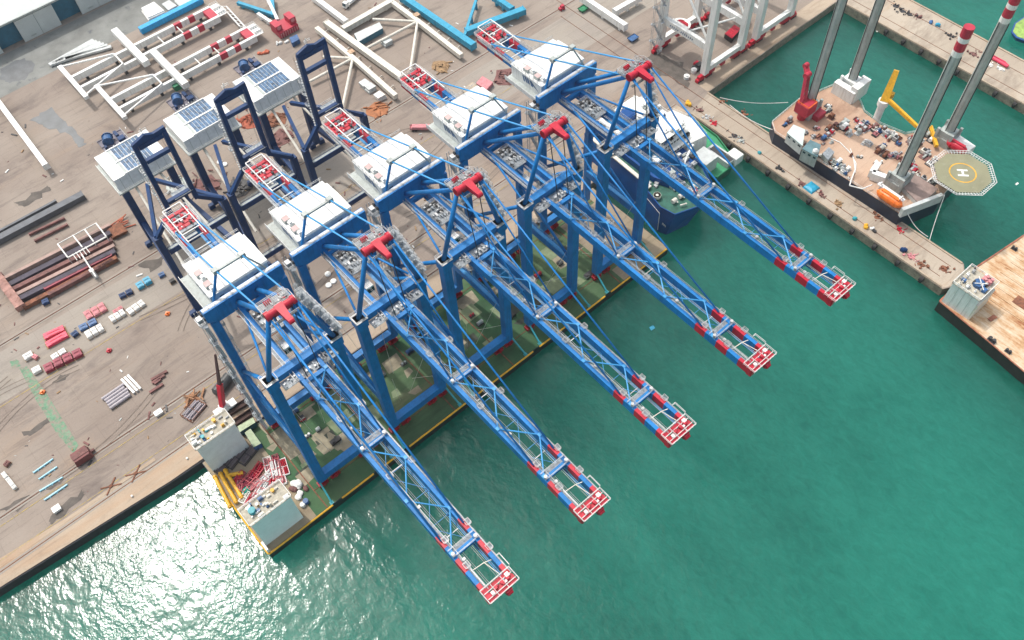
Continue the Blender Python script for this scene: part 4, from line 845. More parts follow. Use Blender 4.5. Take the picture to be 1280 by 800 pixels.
white_beam('long dark slate girder in the left yard, nearest the concrete lane above it', (-6,302), (104,244), 1.6, 3.0, 2.4, mat('slate_steel', (.09,.10,.12), .6, var=.2), 'girder', 'girders lying in the left yard')
white_beam('thin slate girder lying along the long slate one', (-6,293), (70,252), 1.2, 1.0, 1.6, MC['slate_steel'], 'girder', 'girders lying in the left yard')
for a,b_,w_,lb in [((37,293),(80,273),.8,'upper thin brown beam beside the slate girder'),((44,301),(84,281),.8,'lower thin brown beam beside the slate girder')]: white_beam(lb, a, b_, .8, w_, 1.0, PRIMER, 'steel_beam', 'brown beams in the left yard', False)
for a,b_,w_,m_,lb in [((4,350),(138,282),1.4,mat('dusty_pink_steel', (.36,.25,.22), .8, var=.15),'pale pinkish girder with the white scaffold on it'),((10,358),(138,292),2.2,mat('dark_violet_steel', (.06,.05,.075), .75, var=.25),'wide dark violet girder beside the pale pinkish one'),((18,362),(140,301),1.8,PRIMER,'purple brown girder in the middle of the pile'),
                  ((20,370),(143,308),1.6,MC['dusty_pink_steel'],'second pale pinkish girder in the middle of the pile'),((22,376),(144,315),2.2,MC['dark_violet_steel'],'dark violet girder on the lower side of the pile'),((30,384),(146,323),1.8,RUST,'rust red girder on the lower side of the pile'),
                  ((57,362),(140,320),1.0,MAROON,'thin maroon beam below the rust girder'),((62,369),(141,326),1.4,PRIMER,'lowest brown beam of the pile, nearest the track')]: white_beam(lb, a, b_, 1.3, w_, 1.8, m_, 'girder', 'girders in the rusty pile')
white_beam('rust pink cross girder on the left edge, across the ends of the pile', (-2,346), (26,384), 2.2, 3.2, 2.2, mat('rust_pink', (.36,.20,.17), .85, var=.3, col2=(.2,.09,.06), thr=.55), 'girder')
m = MB()
A_ = [G(u,v,4.5) for u,v in ((72,305),(91,294),(106,287),(120,279))]; B_ = [G(u,v,4.5) for u,v in ((85,322),(103,309),(117,302),(133,296))]
for a,b_ in zip(A_,B_):
    m.beam(a,b_,.5,.4)
    for q in (a,b_): m.beam((q.x,q.y,0),q,.3,.3)
m.beam(B_[0],B_[3],.5,.4); m.beam(A_[0],A_[3],.3,.3); q = G(102,318,4.5)
for k in range(5): a = q+Vector((-2.5+k*1.3,-1.5,0)); m.beam(a, a+Vector((0,4,0)), .25,.25)
m.beam(q, G(120,346,4.5), .5,.4); e = G(120,346,0); m.box(e.x-.8,e.x+.8,e.y-.8,e.y+.8,0,4.3)
solo('scaffold_frame', m, TARP, 'white open scaffold frame standing over the rusty girder pile', 'scaffold')
flat_stack('rust_plate', 'pile of rusty plates at the right end of the girder pile', 'plates', [(136,290),(150,281),(160,292),(143,300)], 3, .5, RUST)
m = MB()
for k in range(7): a = G(138+k*2,282+k*.8,.3); m.beam(a, a+Vector((random.uniform(3,7),random.uniform(-3,3),random.uniform(0,1.2))), .4, .3)
solo('scrap_heap', m, mat('red_oxide', (.34,.09,.05), .85, var=.25), 'red oxide scrap heap beyond the girder pile', 'scrap')
container('site_container', 'blue container lying under the white frames', [(443,42),(474,28),(478,35),(448,52)], 3, mat('dull_blue', (.04,.16,.24), .6), PALES)
# cyan girders and jib parts
white_beam('long cyan box girder pointing down to the rear end of the rightmost crane', (503,-3), (592,58), 3.0, 3.0, 3.0, CYAN, 'cyan_girder'); white_beam('thin cyan strut from the top edge to the foot of the long cyan girder', (596,-2), (581,44), 3.6, 1.2, 1.2, CYAN, 'cyan_strut')
white_beam('cyan box girder behind the red tail of the rightmost crane', (583,40), (655,13), 3.0, 3.0, 2.8, CYAN, 'cyan_girder'); white_beam('short cyan girder at the top edge above the other', (618,-3), (640,12), 3.6, 2.6, 2.4, CYAN, 'cyan_girder')
white_beam('cyan jib lying by the top edge above the red unit', (298,4), (340,18), 2.0, 1.6, 1.6, CYAN, 'cyan_jib'); white_beam('cyan mast foot beside the cyan jib', (340,-2), (342,20), 2.2, 1.8, 1.8, CYAN, 'cyan_jib')
p = G(357,38); T = thing('jib_base', 'red machinery unit on the yard at the ends of two white beams', 'machine base', (p.x,p.y,0))
MB().box(-5,5,-4,4,.2,3.2).box(-5.4,-2.2,-2.6,2.6,3.2,6).box(2.2,5.4,-2.6,2.6,3.2,6.4).build('frame', MC['dark_pinkish_red'], T)
m = MB()
for k in range(8): m.tube((-4.4+k*1.2,-4.3,.4),(-4.4+k*1.2,-4.3,2.8),.22,6); 
m.tube((-3.8,-2.7,4.8),(-3.8,2.7,4.8),1.0,12); m.tube((3.8,-2.7,5.2),(3.8,2.7,5.2),1.0,12); m.build('hinge', PINK, T)
container('site_container', 'small navy container below the red unit', [(362,47),(371,43),(374,49),(365,54)], 2.4, STEELB, STEELB)
for u,v,lb in [(347,55,'white bag left of the navy container'),(352,54,'white bag touching the navy container'),(359,53,'white bag nearest the red unit')]: sack('bag_heap', lb, 'bags', u, v, 1.3, 1.2, TARP, 3, 'white bags by the red unit')
for u,v,lb in [(327,67,'orange and white bags by the upper winch skid'),(334,66,'orange bags right beside them')]: sack('bag_heap', lb, 'bags', u, v, 1.6, 1.2, mat('faded_orange', (.5,.12,.06), .7, var=.4, scale=1.5), 5, 'orange bags in the yard')
# trucks
def truck(label, u, v, ang, mcab, mbody, L_=9, group=None):
    p = G(u,v); T = thing('flatbed_truck', label, 'truck', (p.x,p.y,0), group); T.rotation_euler = (0,0,ang)
    MB().box(-L_/2,L_/2-2.6,-1.2,1.2,1.0,1.3).box(-L_/2,L_/2-2.8,-1.2,-1.1,1.3,1.8).box(-L_/2,L_/2-2.8,1.1,1.2,1.3,1.8).box(-L_/2,-L_/2+.1,-1.2,1.2,1.3,1.8).build('cargo_bed', mbody, T)
    MB().add([(L_/2-2.4,-1.2,.7),(L_/2,-1.2,.7),(L_/2,1.2,.7),(L_/2-2.4,1.2,.7),(L_/2-2.2,-1.1,3),(L_/2-.5,-1.1,3),(L_/2-.5,1.1,3),(L_/2-2.2,1.1,3)],[(3,2,1,0),(4,5,6,7),(0,1,5,4),(1,2,6,5),(2,3,7,6),(3,0,4,7)]).build('cab', mcab, T)
    MB().add([(L_/2-.01,-1.0,1.7),(L_/2-.01,1.0,1.7),(L_/2-.42,.95,2.85),(L_/2-.42,-.95,2.85)],[(0,1,2,3)]).build('windscreen', GLASS, T)
    MB().box(-L_/2+.8,L_/2-3.2,-1.0,1.0,1.3,2.2).build('load', mbody, T)
    for x in (-L_/2+1.2,-L_/2+2.4,L_/2-1.3):
        for y in (-1.1,1.1): MB().tube((x,y-.2,.5),(x,y+.2,.5),.5,12).build('wheel', RUBBER, T)
truck('white flatbed truck at the top edge of the yard', 441, 3, -2.9, WHITE, WHITE, 12)
truck('dark truck loaded with a pink cover, beside the fourth blue crane', 531, 162, -.75, DARK, PINK, 12)
flat_stack('cover_stack', 'dusty pink covered stack behind the white house of the second crane from the right', 'stack', [(596,108),(604,99),(617,107),(609,116)], 3, .6, PINK)
flat_stack('cover_stack', 'beige framed stack just left of the dusty pink one', 'stack', [(578,114),(591,104),(604,112),(588,124)], 2, .5, mat('beige_board', (.40,.33,.25), .8, var=.15))
def debris(name, label, cat, u, v, n_, spread, m, seed, hmax=1.4):
    p = G(u,v); x = MB(); rr = random.Random(seed); rad = spread*2.1
    x.prism([(p.x+math.cos(6.283*i/11)*rad*rr.uniform(.7,1.1), p.y+math.sin(6.283*i/11)*rad*rr.uniform(.7,1.1)) for i in range(11)], .0, .16)
    for k in range(n_):
        a = Vector((p.x+rr.gauss(0,spread), p.y+rr.gauss(0,spread), rr.uniform(.1,hmax*.6))); b_ = a+Vector((rr.uniform(-3,3),rr.uniform(-3,3),rr.uniform(-.1,.6))); x.beam(a,b_,rr.uniform(.15,.7),rr.uniform(.15,.6))
    return solo(name, x, m, label, cat)
debris('scrap_heap', 'tangled scrap heap left of the white house of the rightmost crane', 'scrap', 634, 96, 40, 3.0, PRIMER, 3); debris('scrap_heap', 'low row of brown timber by the seam, below the white frames', 'timber', 551, 83, 14, 2.2, WOOD, 4, .8)
debris('scrap_heap', 'orange brown timber row beside the lower white frame', 'timber', 472, 138, 18, 2.4, mat('orange_timber', (.36,.14,.06), .85, var=.3), 5, .8); debris('scrap_heap', 'dark scrap heap between the navy cranes, beside the middle one', 'scrap', 300, 235, 30, 2.6, DARK, 6)
debris('scrap_heap', 'orange scrap heap under the middle navy crane', 'scrap', 312, 152, 30, 2.8, MC['red_oxide'], 8); debris('scrap_heap', 'rusty heap under the rightmost navy crane', 'scrap', 343, 150, 26, 2.6, RUST, 9); debris('scrap_heap', 'brown scrap between the right pair of navy cranes', 'scrap', 352, 172, 22, 2.6, PRIMER, 10)
debris('scrap_heap', 'grey scrap heap under the leftmost navy crane', 'scrap', 222, 232, 26, 2.4, GREYP, 12); debris('scrap_heap', 'red-brown scrap in the shade between the left pair of navy cranes', 'scrap', 256, 232, 26, 3, PRIMER, 13)
for u,v,m_,lb in [(484,54,PALES,'pale covered block under the far white frame'),(458,107,PALES,'pale covered block under the near white frame'),(464,112,PALES,'second pale block next to it, touching the frame'),(476,122,TARP,'white covered block at the end of the near white frame')]:
    flat_stack('covered_block', lb, 'block', [(u-8,v+1),(u,v-4),(u+7,v+1),(u-2,v+6)], 2, 1.0, m_, 0, .3)
for u,v,lb in [(206,223,'white tank'),(275,203,'oval white tank, left of two under the middle navy crane'),(281,206,'oval white tank, right of two under the middle navy crane'),(411,357,'white drum lid on the ground between the left pair of blue cranes'),(417,352,'second white drum lid close to it'),(410,343,'white drum under the second blue crane')][1:]:
    p = G(u,v); m = MB().tube((p.x,p.y,0),(p.x,p.y,.5),1.15,16).tube((p.x,p.y,.5),(p.x,p.y,.65),1.15,16,r2=.8); solo('round_tank', m, WHITE, lb, 'tank')
# ------- small goods along the lane in the left yard
def pallet_stack(name, label, cat, u0, v0, u1, v1, w_, h_, m, cells, group=None):
    a = G(u0,v0); b_ = G(u1,v1); d = b_-a; s_ = Vector((d.y,-d.x,0)).normalized()*w_/2; T = thing(name, label, cat, tuple((a+b_)/2), group); l = T.location
    MB().beam(a+Vector((0,0,.1)), b_+Vector((0,0,.1)), w_*1.05, .2).build('pallet', WOOD, T, l); x = MB(); rr = random.Random(int(u0*3+v0))
    for k in range(cells):
        p = a.lerp(b_,(k+.06)/cells); q = a.lerp(b_,(k+.94)/cells); h = h_*rr.uniform(.8,1.1)
        for sgn in (-1,1): o = s_*sgn*.5; x.beam(p+o+Vector((0,0,.2+h/2)), q+o+Vector((0,0,.2+h/2)), w_*.46, h); x.beam(p+o+(q-p)*.2+Vector((0,0,.2+h)), q+o-(q-p)*.2+Vector((0,0,.2+h)), w_*.3, .3)
    x.build('load', m, T, l); return T
HOT = mat('hot_pink_red', (.66,.04,.10), .5, var=.12)
PS = [(55,424,83,411,2.6,1.4,HOT,1,'bright red pipe pair wrapped beside the concrete lane, upper of the two'),(58,434,87,418,2.6,1.4,HOT,1,'bright red pipe pair, lower of the two'),(57,464,104,441,3.4,1.6,MAROON,4,'row of four maroon crates below the bright red pipes'),
      (66,450,84,439,2.4,1.2,TARP,2,'white pallet touching the top of the maroon crates'),(42,467,53,461,2.6,1.2,TARP,1,'white pallet at the left end of the maroon crates'),(31,450,43,443,2.6,1.2,TARP,1,'white pallet left of the bright red pipes'),(109,422,130,410,3.4,1.4,TARP,3,'large white pallet right of the bright red pipes'),
      (139,402,157,391,3.0,1.4,TARP,3,'white pallet group in the middle of the row'),(161,393,181,379,3.0,1.2,TARP,3,'white pallet at the right end of the row'),(108,398,133,384,4.2,1.4,PINK,3,'faded pink netted stack at the lane edge'),(143,393,155,386,1.6,1.2,PINK,2,'small pink pallet behind the middle white pallets'),
      (100,413,122,402,2.6,1.2,STEELB,2,'dark teal tarp covered pallet below the pink netted stack'),(150,373,167,365,2.0,1.3,NAVY,2,'navy long box near the lane'),(172,361,190,351,3.0,1.6,CYAN,2,'cyan tarpaulin covered pallet near the lane'),(199,347,207,343,1.8,1.3,STEELB,1,'small blue box at the right end of the lane goods'),
      (54,381,63,377,2.2,1.3,NAVY,1,'small navy box beside the track below the girder pile'),(91,422,99,416,2.0,1.4,NAVY,1,'small navy box right of the bright red pipes'),(213,355,220,351,1.6,1.2,DARK,1,'dark box on the ground left of the first white house'),(42,446,48,449,1.6,1.0,PINK,1,'small pink box by the left white pallet')]
for u0,v0,u1,v1,w_,h_,m_,c_,lb in PS: pallet_stack('goods_pallet', lb, 'pallet', u0,v0,u1,v1,w_,h_,m_,c_,'palletised goods along the concrete lane')
LIL = mat('lilac_grey_pipe', (.34,.31,.34), .5, var=.12)
bundle('pipe_bundle', 'bundle of five lilac grey pipes lying on the open yard', 'pipes', G(134,506), G(160,488), 5, .62, LIL, 1)
m = MB(); a = G(157,473); b_ = G(173,490)
for o in (-1.2,0,1.2): m.beam(a+Vector((o,0,.6)), b_+Vector((o,0,.6)), .8, 1.0)
solo('steel_plate', m, GALV, 'grey slanting plates against the upper end of the lilac pipes', 'plates')
m = MB()
for k,(a_,b_) in enumerate([((189,475),(209,464)),((190,479),(206,469)),((187,491),(204,480)),((193,480),(201,474))]): m.beam(G(*a_,.5), G(*b_,.5), .9, .8)
solo('angle_iron', m, PRIMER, 'brown angle irons lying right of the lilac pipes', 'steel')
rack('pipe_crate', 'steel crate of grey pipes near the quay edge, below the brown timber fan', 'crate', 243, 514, 5, 7.5, 1.4, .32, RUST, LIL, 5)
debris('timber_fan', 'fan of brown timber leaning on the steel crate', 'timber', 240, 500, 16, 1.3, mat('orange_timber2', (.33,.17,.09), .85, var=.3), 21, 1.8)
p = G(199,517); m = MB().box(p.x-1.3,p.x+1.3,p.y-.9,p.y+.9,.1,1.1).box(p.x-1.4,p.x+1.4,p.y-1.0,p.y+1.0,1.1,1.2).box(p.x-.6,p.x+.6,p.y-.4,p.y+.4,1.2,1.45); solo('utility_box', m, WHITE, 'white utility box beside the crane track', 'box')
p = G(105,573); T = thing('rail_trolley', 'dark maroon box trolley standing on the crane track at the end of the green walkway', 'trolley', (p.x,p.y,0))
MB().add([(-3,-2.2,.8),(3,-2.2,.8),(3,2.2,.8),(-3,2.2,.8),(-2.6,-1.9,3.4),(2.6,-1.9,3.4),(2.6,1.9,3.4),(-2.6,1.9,3.4)],[(3,2,1,0),(4,5,6,7),(0,1,5,4),(1,2,6,5),(2,3,7,6),(3,0,4,7)]).build('body', mat('dull_maroon', (.15,.04,.04), .65, var=.2), T)
MB().box(-2.8,2.8,-1,1,3.4,3.6).box(3,4.2,-.4,.4,.6,1.4).build('lid', PRIMER, T)
for x in (-2,2):
    for y in (-1.6,1.6): MB().tube((x,y-.2,.45),(x,y+.2,.45),.45,12).build('wheel', DARK, T)
PB = mat('pale_blue_pipe', (.30,.58,.70), .4, var=.08)
for (u0,v0,u1,v1),lb in zip([(43,591,67,574),(50,599,72,584),(51,614,79,597),(57,625,85,606)],['topmost','second from the top','third from the top','lowest']):
    a = G(u0,v0); b_ = G(u1,v1); m = MB().tube(a+Vector((0,0,.35)), b_+Vector((0,0,.35)), .3, 10)
    for t_ in (.2,.5,.8): q = a.lerp(b_,t_); m.box(q.x-.25,q.x+.25,q.y-.5,q.y+.5,0,.12)
    d_ = (b_-a).normalized(); m.tube(a+Vector((0,0,.35))-d_*.2, a+Vector((0,0,.35)), .4, 10)
    solo('pale_pipe', m, PB, lb+' of the four pale blue pipes lying near the quay', 'pipe', 'pale blue pipes near the quay')
pallet_stack('goods_pallet', 'row of small white blocks at the left edge of the quay yard', 'pallet', 5, 592, 21, 612, 1.4, 1.0, TARP, 6)
pallet_stack('goods_pallet', 'small brown and white crate above the white blocks', 'pallet', 7, 584, 13, 577, 1.6, 1.0, PRIMER, 1)
p = G(72,637); m = MB().box(p.x-1.2,p.x+1.2,p.y-1,p.y+1,0,1.1).box(p.x-1.3,p.x+1.3,p.y-1.1,p.y+1.1,1.1,1.2); solo('utility_box', m, WHITE, 'small white box on a dark stain near the quay edge', 'box')
p = G(137,542); m = MB().box(p.x-.9,p.x+.9,p.y-.9,p.y+.9,0,.9).tube((p.x,p.y,.9),(p.x,p.y,1.3),.5,10); solo('hydrant_box', m, RED, 'small red box on the open yard below the pallets', 'box') if False else None
for u,v,m_,lb in [(137,439,RED,'small red valve on the open yard below the white pallets'),(54,491,ORANGE,'small orange marker on the green walkway'),(210,393,ORANGE,'small orange heap left of the first white house')]:
    p = G(u,v); m = MB().tube((p.x,p.y,0),(p.x,p.y,.7),.8,10).tube((p.x,p.y,.7),(p.x,p.y,1.5),.4,10).tube((p.x-1.0,p.y,.5),(p.x+1.0,p.y,.5),.35,8); solo('valve', m, m_, lb, 'valve')
# mobile crane with a red and dark telescopic boom, and a dark tank
p = G(283,512); T = thing('mobile_crane', 'small crane with a red and black telescopic boom raised beside the first blue crane', 'mobile crane', (p.x,p.y,0)); l = T.location
MB().box(p.x-4,p.x+4,p.y-1.4,p.y+1.4,.9,1.8).box(p.x-1.6,p.x+1.6,p.y-1.2,p.y+1.2,1.8,3.2).build('carrier', WHITE, T, l)
for x in (-3,-1,1,3):
    for y in (-1.3,1.3): MB().tube((p.x+x,p.y+y-.25,.6),(p.x+x,p.y+y+.25,.6),.6,12).build('wheel', RUBBER, T, l)
b0 = p+Vector((-.5,0,2.6)); tip = CAM_C+(G(269,443,24)-CAM_C); mid = b0.lerp(tip,.44)
MB().beam(b0, mid, 1.5, 1.7).build('lower_boom', RED, T, l); MB().beam(mid, tip, .9, 1.1, w2=.5, h2=.6).build('upper_boom', mat('dark_red_grey', (.06,.03,.035), .5), T, l)
p = G(281,483); m = MB().tube((p.x-3.6,p.y-1.4,1.9),(p.x+3.2,p.y+1.2,1.9),1.9,18).tube((p.x+3.2,p.y+1.2,1.9),(p.x+3.9,p.y+1.45,1.9),1.9,18,r2=.9).tube((p.x-3.6,p.y-1.4,1.9),(p.x-4.3,p.y-1.65,1.9),1.9,18,r2=.9).tube((p.x,p.y,3.7),(p.x,p.y,4.2),.5,10); solo('storage_tank', m, mat('charcoal_paint', (.05,.055,.06), .5), 'dark grey horizontal tank beside the red boom', 'tank', None)
# litter across the yard (uncountable)
rr = random.Random(77); m = MB()
for k in range(480):
    if k % 2: u, v = rr.uniform(0,640), rr.uniform(150,640)
    else: u, v = rr.uniform(150,820), rr.uniform(0,330)
    q = G(u,v)
    if q.y < 47 or q.y > 240 or q.x > 190: continue
    s_ = abs(rr.gauss(.15,.2))+.1; a = rr.uniform(0,3.14); d = Vector((math.cos(a),math.sin(a),0))*s_*rr.uniform(1,2.6)
    m.beam(q-d+Vector((0,0,s_*.3)), q+d+Vector((0,0,s_*.3)), s_, s_*.6, rr.choice((0,0,0,1,2,2,2,3,3,4)))
o = m.build('yard_litter', [PRIMER, TARP, DARK, WOOD, GREYP], kind='stuff'); o['label'] = 'small offcuts and litter scattered across the concrete yard'; o['category'] = 'litter'
# mooring lines along the quay
for i,(a,b_,lb) in enumerate([((165,620,.4),(178,624,-3.6),'white rope over the quay edge left of the barge'),((234,573,.3),(243,580,-2),'white rope over the quay edge next to the barge deckhouse')]):
    m = MB().tube(G(*a), G(*b_), .12, 6); p = G(*a); m.tube((p.x,p.y,0),(p.x,p.y,.7),.35,10); solo('mooring_line', m, TARP, lb, 'rope')
for u,v,lb in [(170,592,'rusty cross rail switch on the quay edge, by the white rope'),(139,608,'rusty rail switch on the quay edge further left')]:
    p = G(u,v); m = MB().beam((p.x-3,p.y+1.5,.2),(p.x+3,p.y-1.5,.2),.4,.2).beam((p.x-2.5,p.y-2,.2),(p.x+2.5,p.y+2,.2),.4,.2); m.box(p.x-.5,p.x+.5,p.y-.5,p.y+.5,.08,.5); solo('rail_switch', m, RUST, lb, 'rail fitting')
# ================================================================= white dock cranes (lower halves are in view)
def dock_crane(x0, x1, label, writing):
    T = thing('dock_crane', label, 'crane', ((x0+x1)/2,47,0), 'white dock cranes on the east quay'); l = T.location
    RD = MC['dark_pinkish_red']
    for x in (x0, x1):
        for y in (47, 73):
            MB().box(x-1.35,x+1.35,y-1.35,y+1.35,3,62).build('leg', WHITE, T, l)
        m = MB().box(x-.95,x+.95,48.4,71.6,14.8,18.0)
        m.rail([(x+.8,48.4,18),(x+.8,71.6,18)], m=1)
        sb = m.build('portal_side_beam', [WHITE, GALV], T, l)
        if writing and x == x0:
            mk = MB(); rr = random.Random(4); y = 68.2
            for word in (5, 7):
                for k in range(word):
                    h = rr.uniform(.8,1.5); mk.add([(x-1.0,y,15.7),(x-1.0,y-.32,15.7),(x-1.0,y-.62,15.7+h),(x-1.0,y-.3,15.7+h)],[(0,1,2,3)]); mk.add([(x-1.0,y-.2,16.0),(x-1.0,y-.8,16.1),(x-1.0,y-.8,16.4),(x-1.0,y-.2,16.3)],[(0,1,2,3)]); y -= 1.05
                y -= .9
            q = MB()
            for v in (mk.v,): q.v = [(p[0]-.012,p[1],p[2]) for p in v]; q.f = mk.f; q.m = mk.m
            q.build('lettering', STEELB, sb, l)
        MB().tube((x,72,46),(x,48,19),.5,10).build('diagonal_brace', WHITE, T, l)
    for y in (47, 73):
        s_ = MB().box(x0+1.4,x1-1.4,y-1.0,y+1.0,3.6,6.0).build('sill_beam', WHITE, T, l)
        for x in (x0, x1):
            for d in (-2.6, 2.6):
                m = MB().box(x+d-2.0,x+d+2.0,y-.8,y+.8,.4,1.8).box(x+d-1.2,x+d+1.2,y-.7,y+.7,1.8,3.0)
                for k in (-1.3,0,1.3): m.tube((x+d+k,y-.95,.5),(x+d+k,y+.95,.5),.5,10,m=1)
                m.build('bogie', [RED, DARK], s_, l)
        for k in range(3):
            x = x0+5+k*(x1-x0-10)/2; m = MB().box(x-1.2,x+1.2,y-.7,y+.7,1.2,3.5); m.build('cable_reel', RD, s_, l)
        MB().box(x0+1.4,x1-1.4,y-.9,y+.9,58,61).build('portal_top_beam', WHITE, T, l)
    MB().tube((x0+1,60,16.6),(x1-1,52,16.6),.4,10).build('plan_brace', WHITE, T, l)
    m = MB().stairs(x0-2.6, 71, x0-2.6, 75.6, .2, 52, 12, 1.0); m.build('stair_tower', [GRATE, GALV], T, l)
    m = MB().box(x0+1,x0+8,64,70,13.5,13.8)
    for k in range(8): m.beam((x0+2,64.6+k*.7,14.0),(x0+7.2,64.6+k*.7,14.0),.35,.4)
    m.ring((x0+4.6,67), 3.4, 4.4, 14.3, 24, 1); m.beam((x0+4.6,62.8,14.5),(x0+4.6,71.4,14.5),.8,.5,1)
    m.build('spreader', [RED, WHITE], T, l)
    return T
dock_crane(219.2, 242.2, 'white dock crane on the corner of the east quay, writing along its side beam', True)
dock_crane(252.4, 275.5, 'white dock crane farther along the east quay, at the top edge', False)
for u,v,lb in [(824,63,'white bollard beside the red wheels of the nearer dock crane'),(867,90,'white drum in the shade of the nearer dock crane'),(858,98,'white and black capped drum on the quay corner')]:
    p = G(u,v); m = MB().tube((p.x,p.y,0),(p.x,p.y,1.2),1.2,14).tube((p.x,p.y,1.2),(p.x,p.y,1.5),1.3,14).tube((p.x,p.y,1.5),(p.x,p.y,2.0),.7,10); solo('bollard_drum', m, WHITE, lb, 'drum')
p = G(873,85); m = MB().box(p.x-2.4,p.x+2.4,p.y-1.6,p.y+1.6,.1,1.4).box(p.x-1.2,p.x+1.4,p.y-1,p.y+1,1.4,2.2); solo('cable_box', m, [DARK], 'black box with a red lid near the white drum', 'box'); m = MB().box(p.x-.2,p.x+2.2,p.y+1.8,p.y+3,.1,1.2).box(p.x,p.x+2,p.y+1.9,p.y+2.9,1.2,1.4); solo('cable_box', m, RED, 'red box touching the black box by the nearer dock crane', 'box')
container('site_container', 'red and dark container between the legs of the nearer dock crane', [(906,42),(918,31),(926,36),(915,48)], 2.6, DARK, RED)
for u,v,m_,lb in [(791,50,STEELB,'blue skip on the quay left of the dock cranes'),(729,13,GREEN,'pale green drum by the white tee beam')]:
    p = G(u,v); m = MB().add([(p.x-1.6,p.y-1.2,.1),(p.x+1.6,p.y-1.2,.1),(p.x+1.6,p.y+1.2,.1),(p.x-1.6,p.y+1.2,.1),(p.x-2.3,p.y-1.6,1.5),(p.x+2.3,p.y-1.6,1.5),(p.x+2.3,p.y+1.6,1.5),(p.x-2.3,p.y+1.6,1.5)],[(3,2,1,0),(0,1,5,4),(1,2,6,5),(2,3,7,6),(3,0,4,7)]); m.quad([(p.x-2.1,p.y-1.4,1.2),(p.x+2.1,p.y-1.4,1.2),(p.x+2.1,p.y+1.4,1.2),(p.x-2.1,p.y+1.4,1.2)]); solo('skip', m, m_, lb, 'skip')
p = G(702,12); m = MB().box(p.x-1.4,p.x+1.4,p.y-.8,p.y+.8,.5,1.4).box(p.x-.4,p.x+1.2,p.y-.7,p.y+.7,1.4,2.2).tube((p.x-.9,p.y-.9,.4),(p.x-.9,p.y+.9,.4),.4,10).tube((p.x+.9,p.y-.9,.4),(p.x+.9,p.y+.9,.4),.4,10); solo('tow_tractor', m, MC['dark_pinkish_red'], 'small red tow tractor on the open quay near the top edge', 'tractor')
# ================================================================= jack-up rig
RG = thing('jack_up_rig', 'jack-up rig with four tall grey legs, peach deck and round helideck, moored behind the jetty', 'rig', (232,-27,-4)); l = RG.location
hull = [(210.5,2),(214,6.5),(232,7.5),(252,2.5),(255.5,-2)]+[tuple(G(u,v,6)[:2]) for u,v in ((1080,140),(1101,156),(1131,168),(1158,163))]+[(258.5,-42),(259,-52),(254,-60),(230,-62),(211.5,-57)]
MB().prism(hull, -5.5, 5.9, m=0).build('hull', mat('dark_navy_hull', (.008,.02,.05), .45, var=.25, scale=.3), RG, l)
MB().prism(hull, 5.9, 6.0).build('deck', DECKP, RG, l)
m = MB().rail([(x,y,6) for x,y in hull], closed=True, step=2.4); m.build('bulwark_rail', WHITE, RG, l)
for (x, y, tp) in ((222,-47,79),(254.5,-46,74),(228.5,.5,92),(251.5,-2.5,92)):
    m = MB(); R_ = 1.75
    pl_ = lambda r_: [(x+r_*math.cos(2*math.pi*(k+.5)/12), y+r_*math.sin(2*math.pi*(k+.5)/12)) for k in range(12)]
    zs = [(-8,tp-11,0),(tp-11,tp-8.8,1),(tp-8.8,tp-5.4,2),(tp-5.4,tp-3.6,1),(tp-3.6,tp,2)]
    for a, b_, k in zs: m.prism(pl_(R_), a, b_, m=k)
    for k in range(3): t_ = 2*math.pi*k/3+.6; cx, cy = x+(R_+.1)*math.cos(t_), y+(R_+.1)*math.sin(t_); m.box(cx-.12,cx+.12,cy-.12,cy+.12,-4,tp-11,3)
    m.build('leg', [GREYP, WHITE, MC['dark_pinkish_red'], DARK], RG, l)
    m = MB().box(x-3.4,x+3.4,y-3.4,y+3.4,6,9.6).box(x-2.7,x+2.7,y-2.7,y+2.7,9.6,12.5)
    for sx in (-1,1):
        for sy in (-1,1): m.box(x+sx*3.0-.5,x+sx*3.0+.5,y+sy*3.0-.5,y+sy*3.0+.5,9.6,13.4)
    m.rail([(x-3.3,y-3.3,9.6),(x+3.3,y-3.3,9.6),(x+3.3,y+3.3,9.6),(x-3.3,y+3.3,9.6)], closed=True, m=1) 
    if (x, y) == (251.5,-2.5): m.box(x-5.5,x+3.4,y-6.4,y-3.5,6,13.5); m.box(x-6.4,x-3.5,y-6,y+4,6,11.5)
    m.build('jacking_house', [WHITE if y > -10 and x > 240 else GREYP, GALV], RG, l)
# accommodation at the jetty side and deckhouses
def rhouse(name, quad, z0, z1, mw, mr_, win=True):
    P = [G(u,v,z1) for u,v in quad]; o = MB().prism([(p.x,p.y) for p in P], z0, z1-.12).build(name, mw, RG, l)
    c = sum(P,Vector())/4; MB().prism([(c.x+(p.x-c.x)*1.03,c.y+(p.y-c.y)*1.03) for p in P], z1-.12, z1+.05).build('roof', mr_, o, l)
    if win:
        for i in range(4):
            a, b_ = P[i], P[(i+1)%4]; k = max(1,int((b_-a).length/2.2)); m = MB()
            for j in range(k):
                q0 = a.lerp(b_,(j+.25)/k); q1 = a.lerp(b_,(j+.75)/k); d = (b_-a).normalized(); nrm = Vector((d.y,-d.x,0)); 
                if nrm.dot(a-c) < 0: nrm = -nrm
                q0 += nrm*.03; q1 += nrm*.03; zz = z1-1.7; m.quad([(q0.x,q0.y,zz),(q1.x,q1.y,zz),(q1.x,q1.y,zz+.9),(q0.x,q0.y,zz+.9)])
            m.build('window_row', GLASS, o, l)
    return o
rhouse('accommodation_block', [(984,166),(992,156),(1006,162),(1003,182)], 6, 11, PALES, mat('pale_seafoam_roof', (.52,.62,.60), .5, var=.06))
o = rhouse('wheelhouse', [(1003,186),(1013,175),(1026,181),(1022,196)], 6, 12, GREYP, mat('slate_teal_roof', (.10,.19,.22), .5, var=.2))
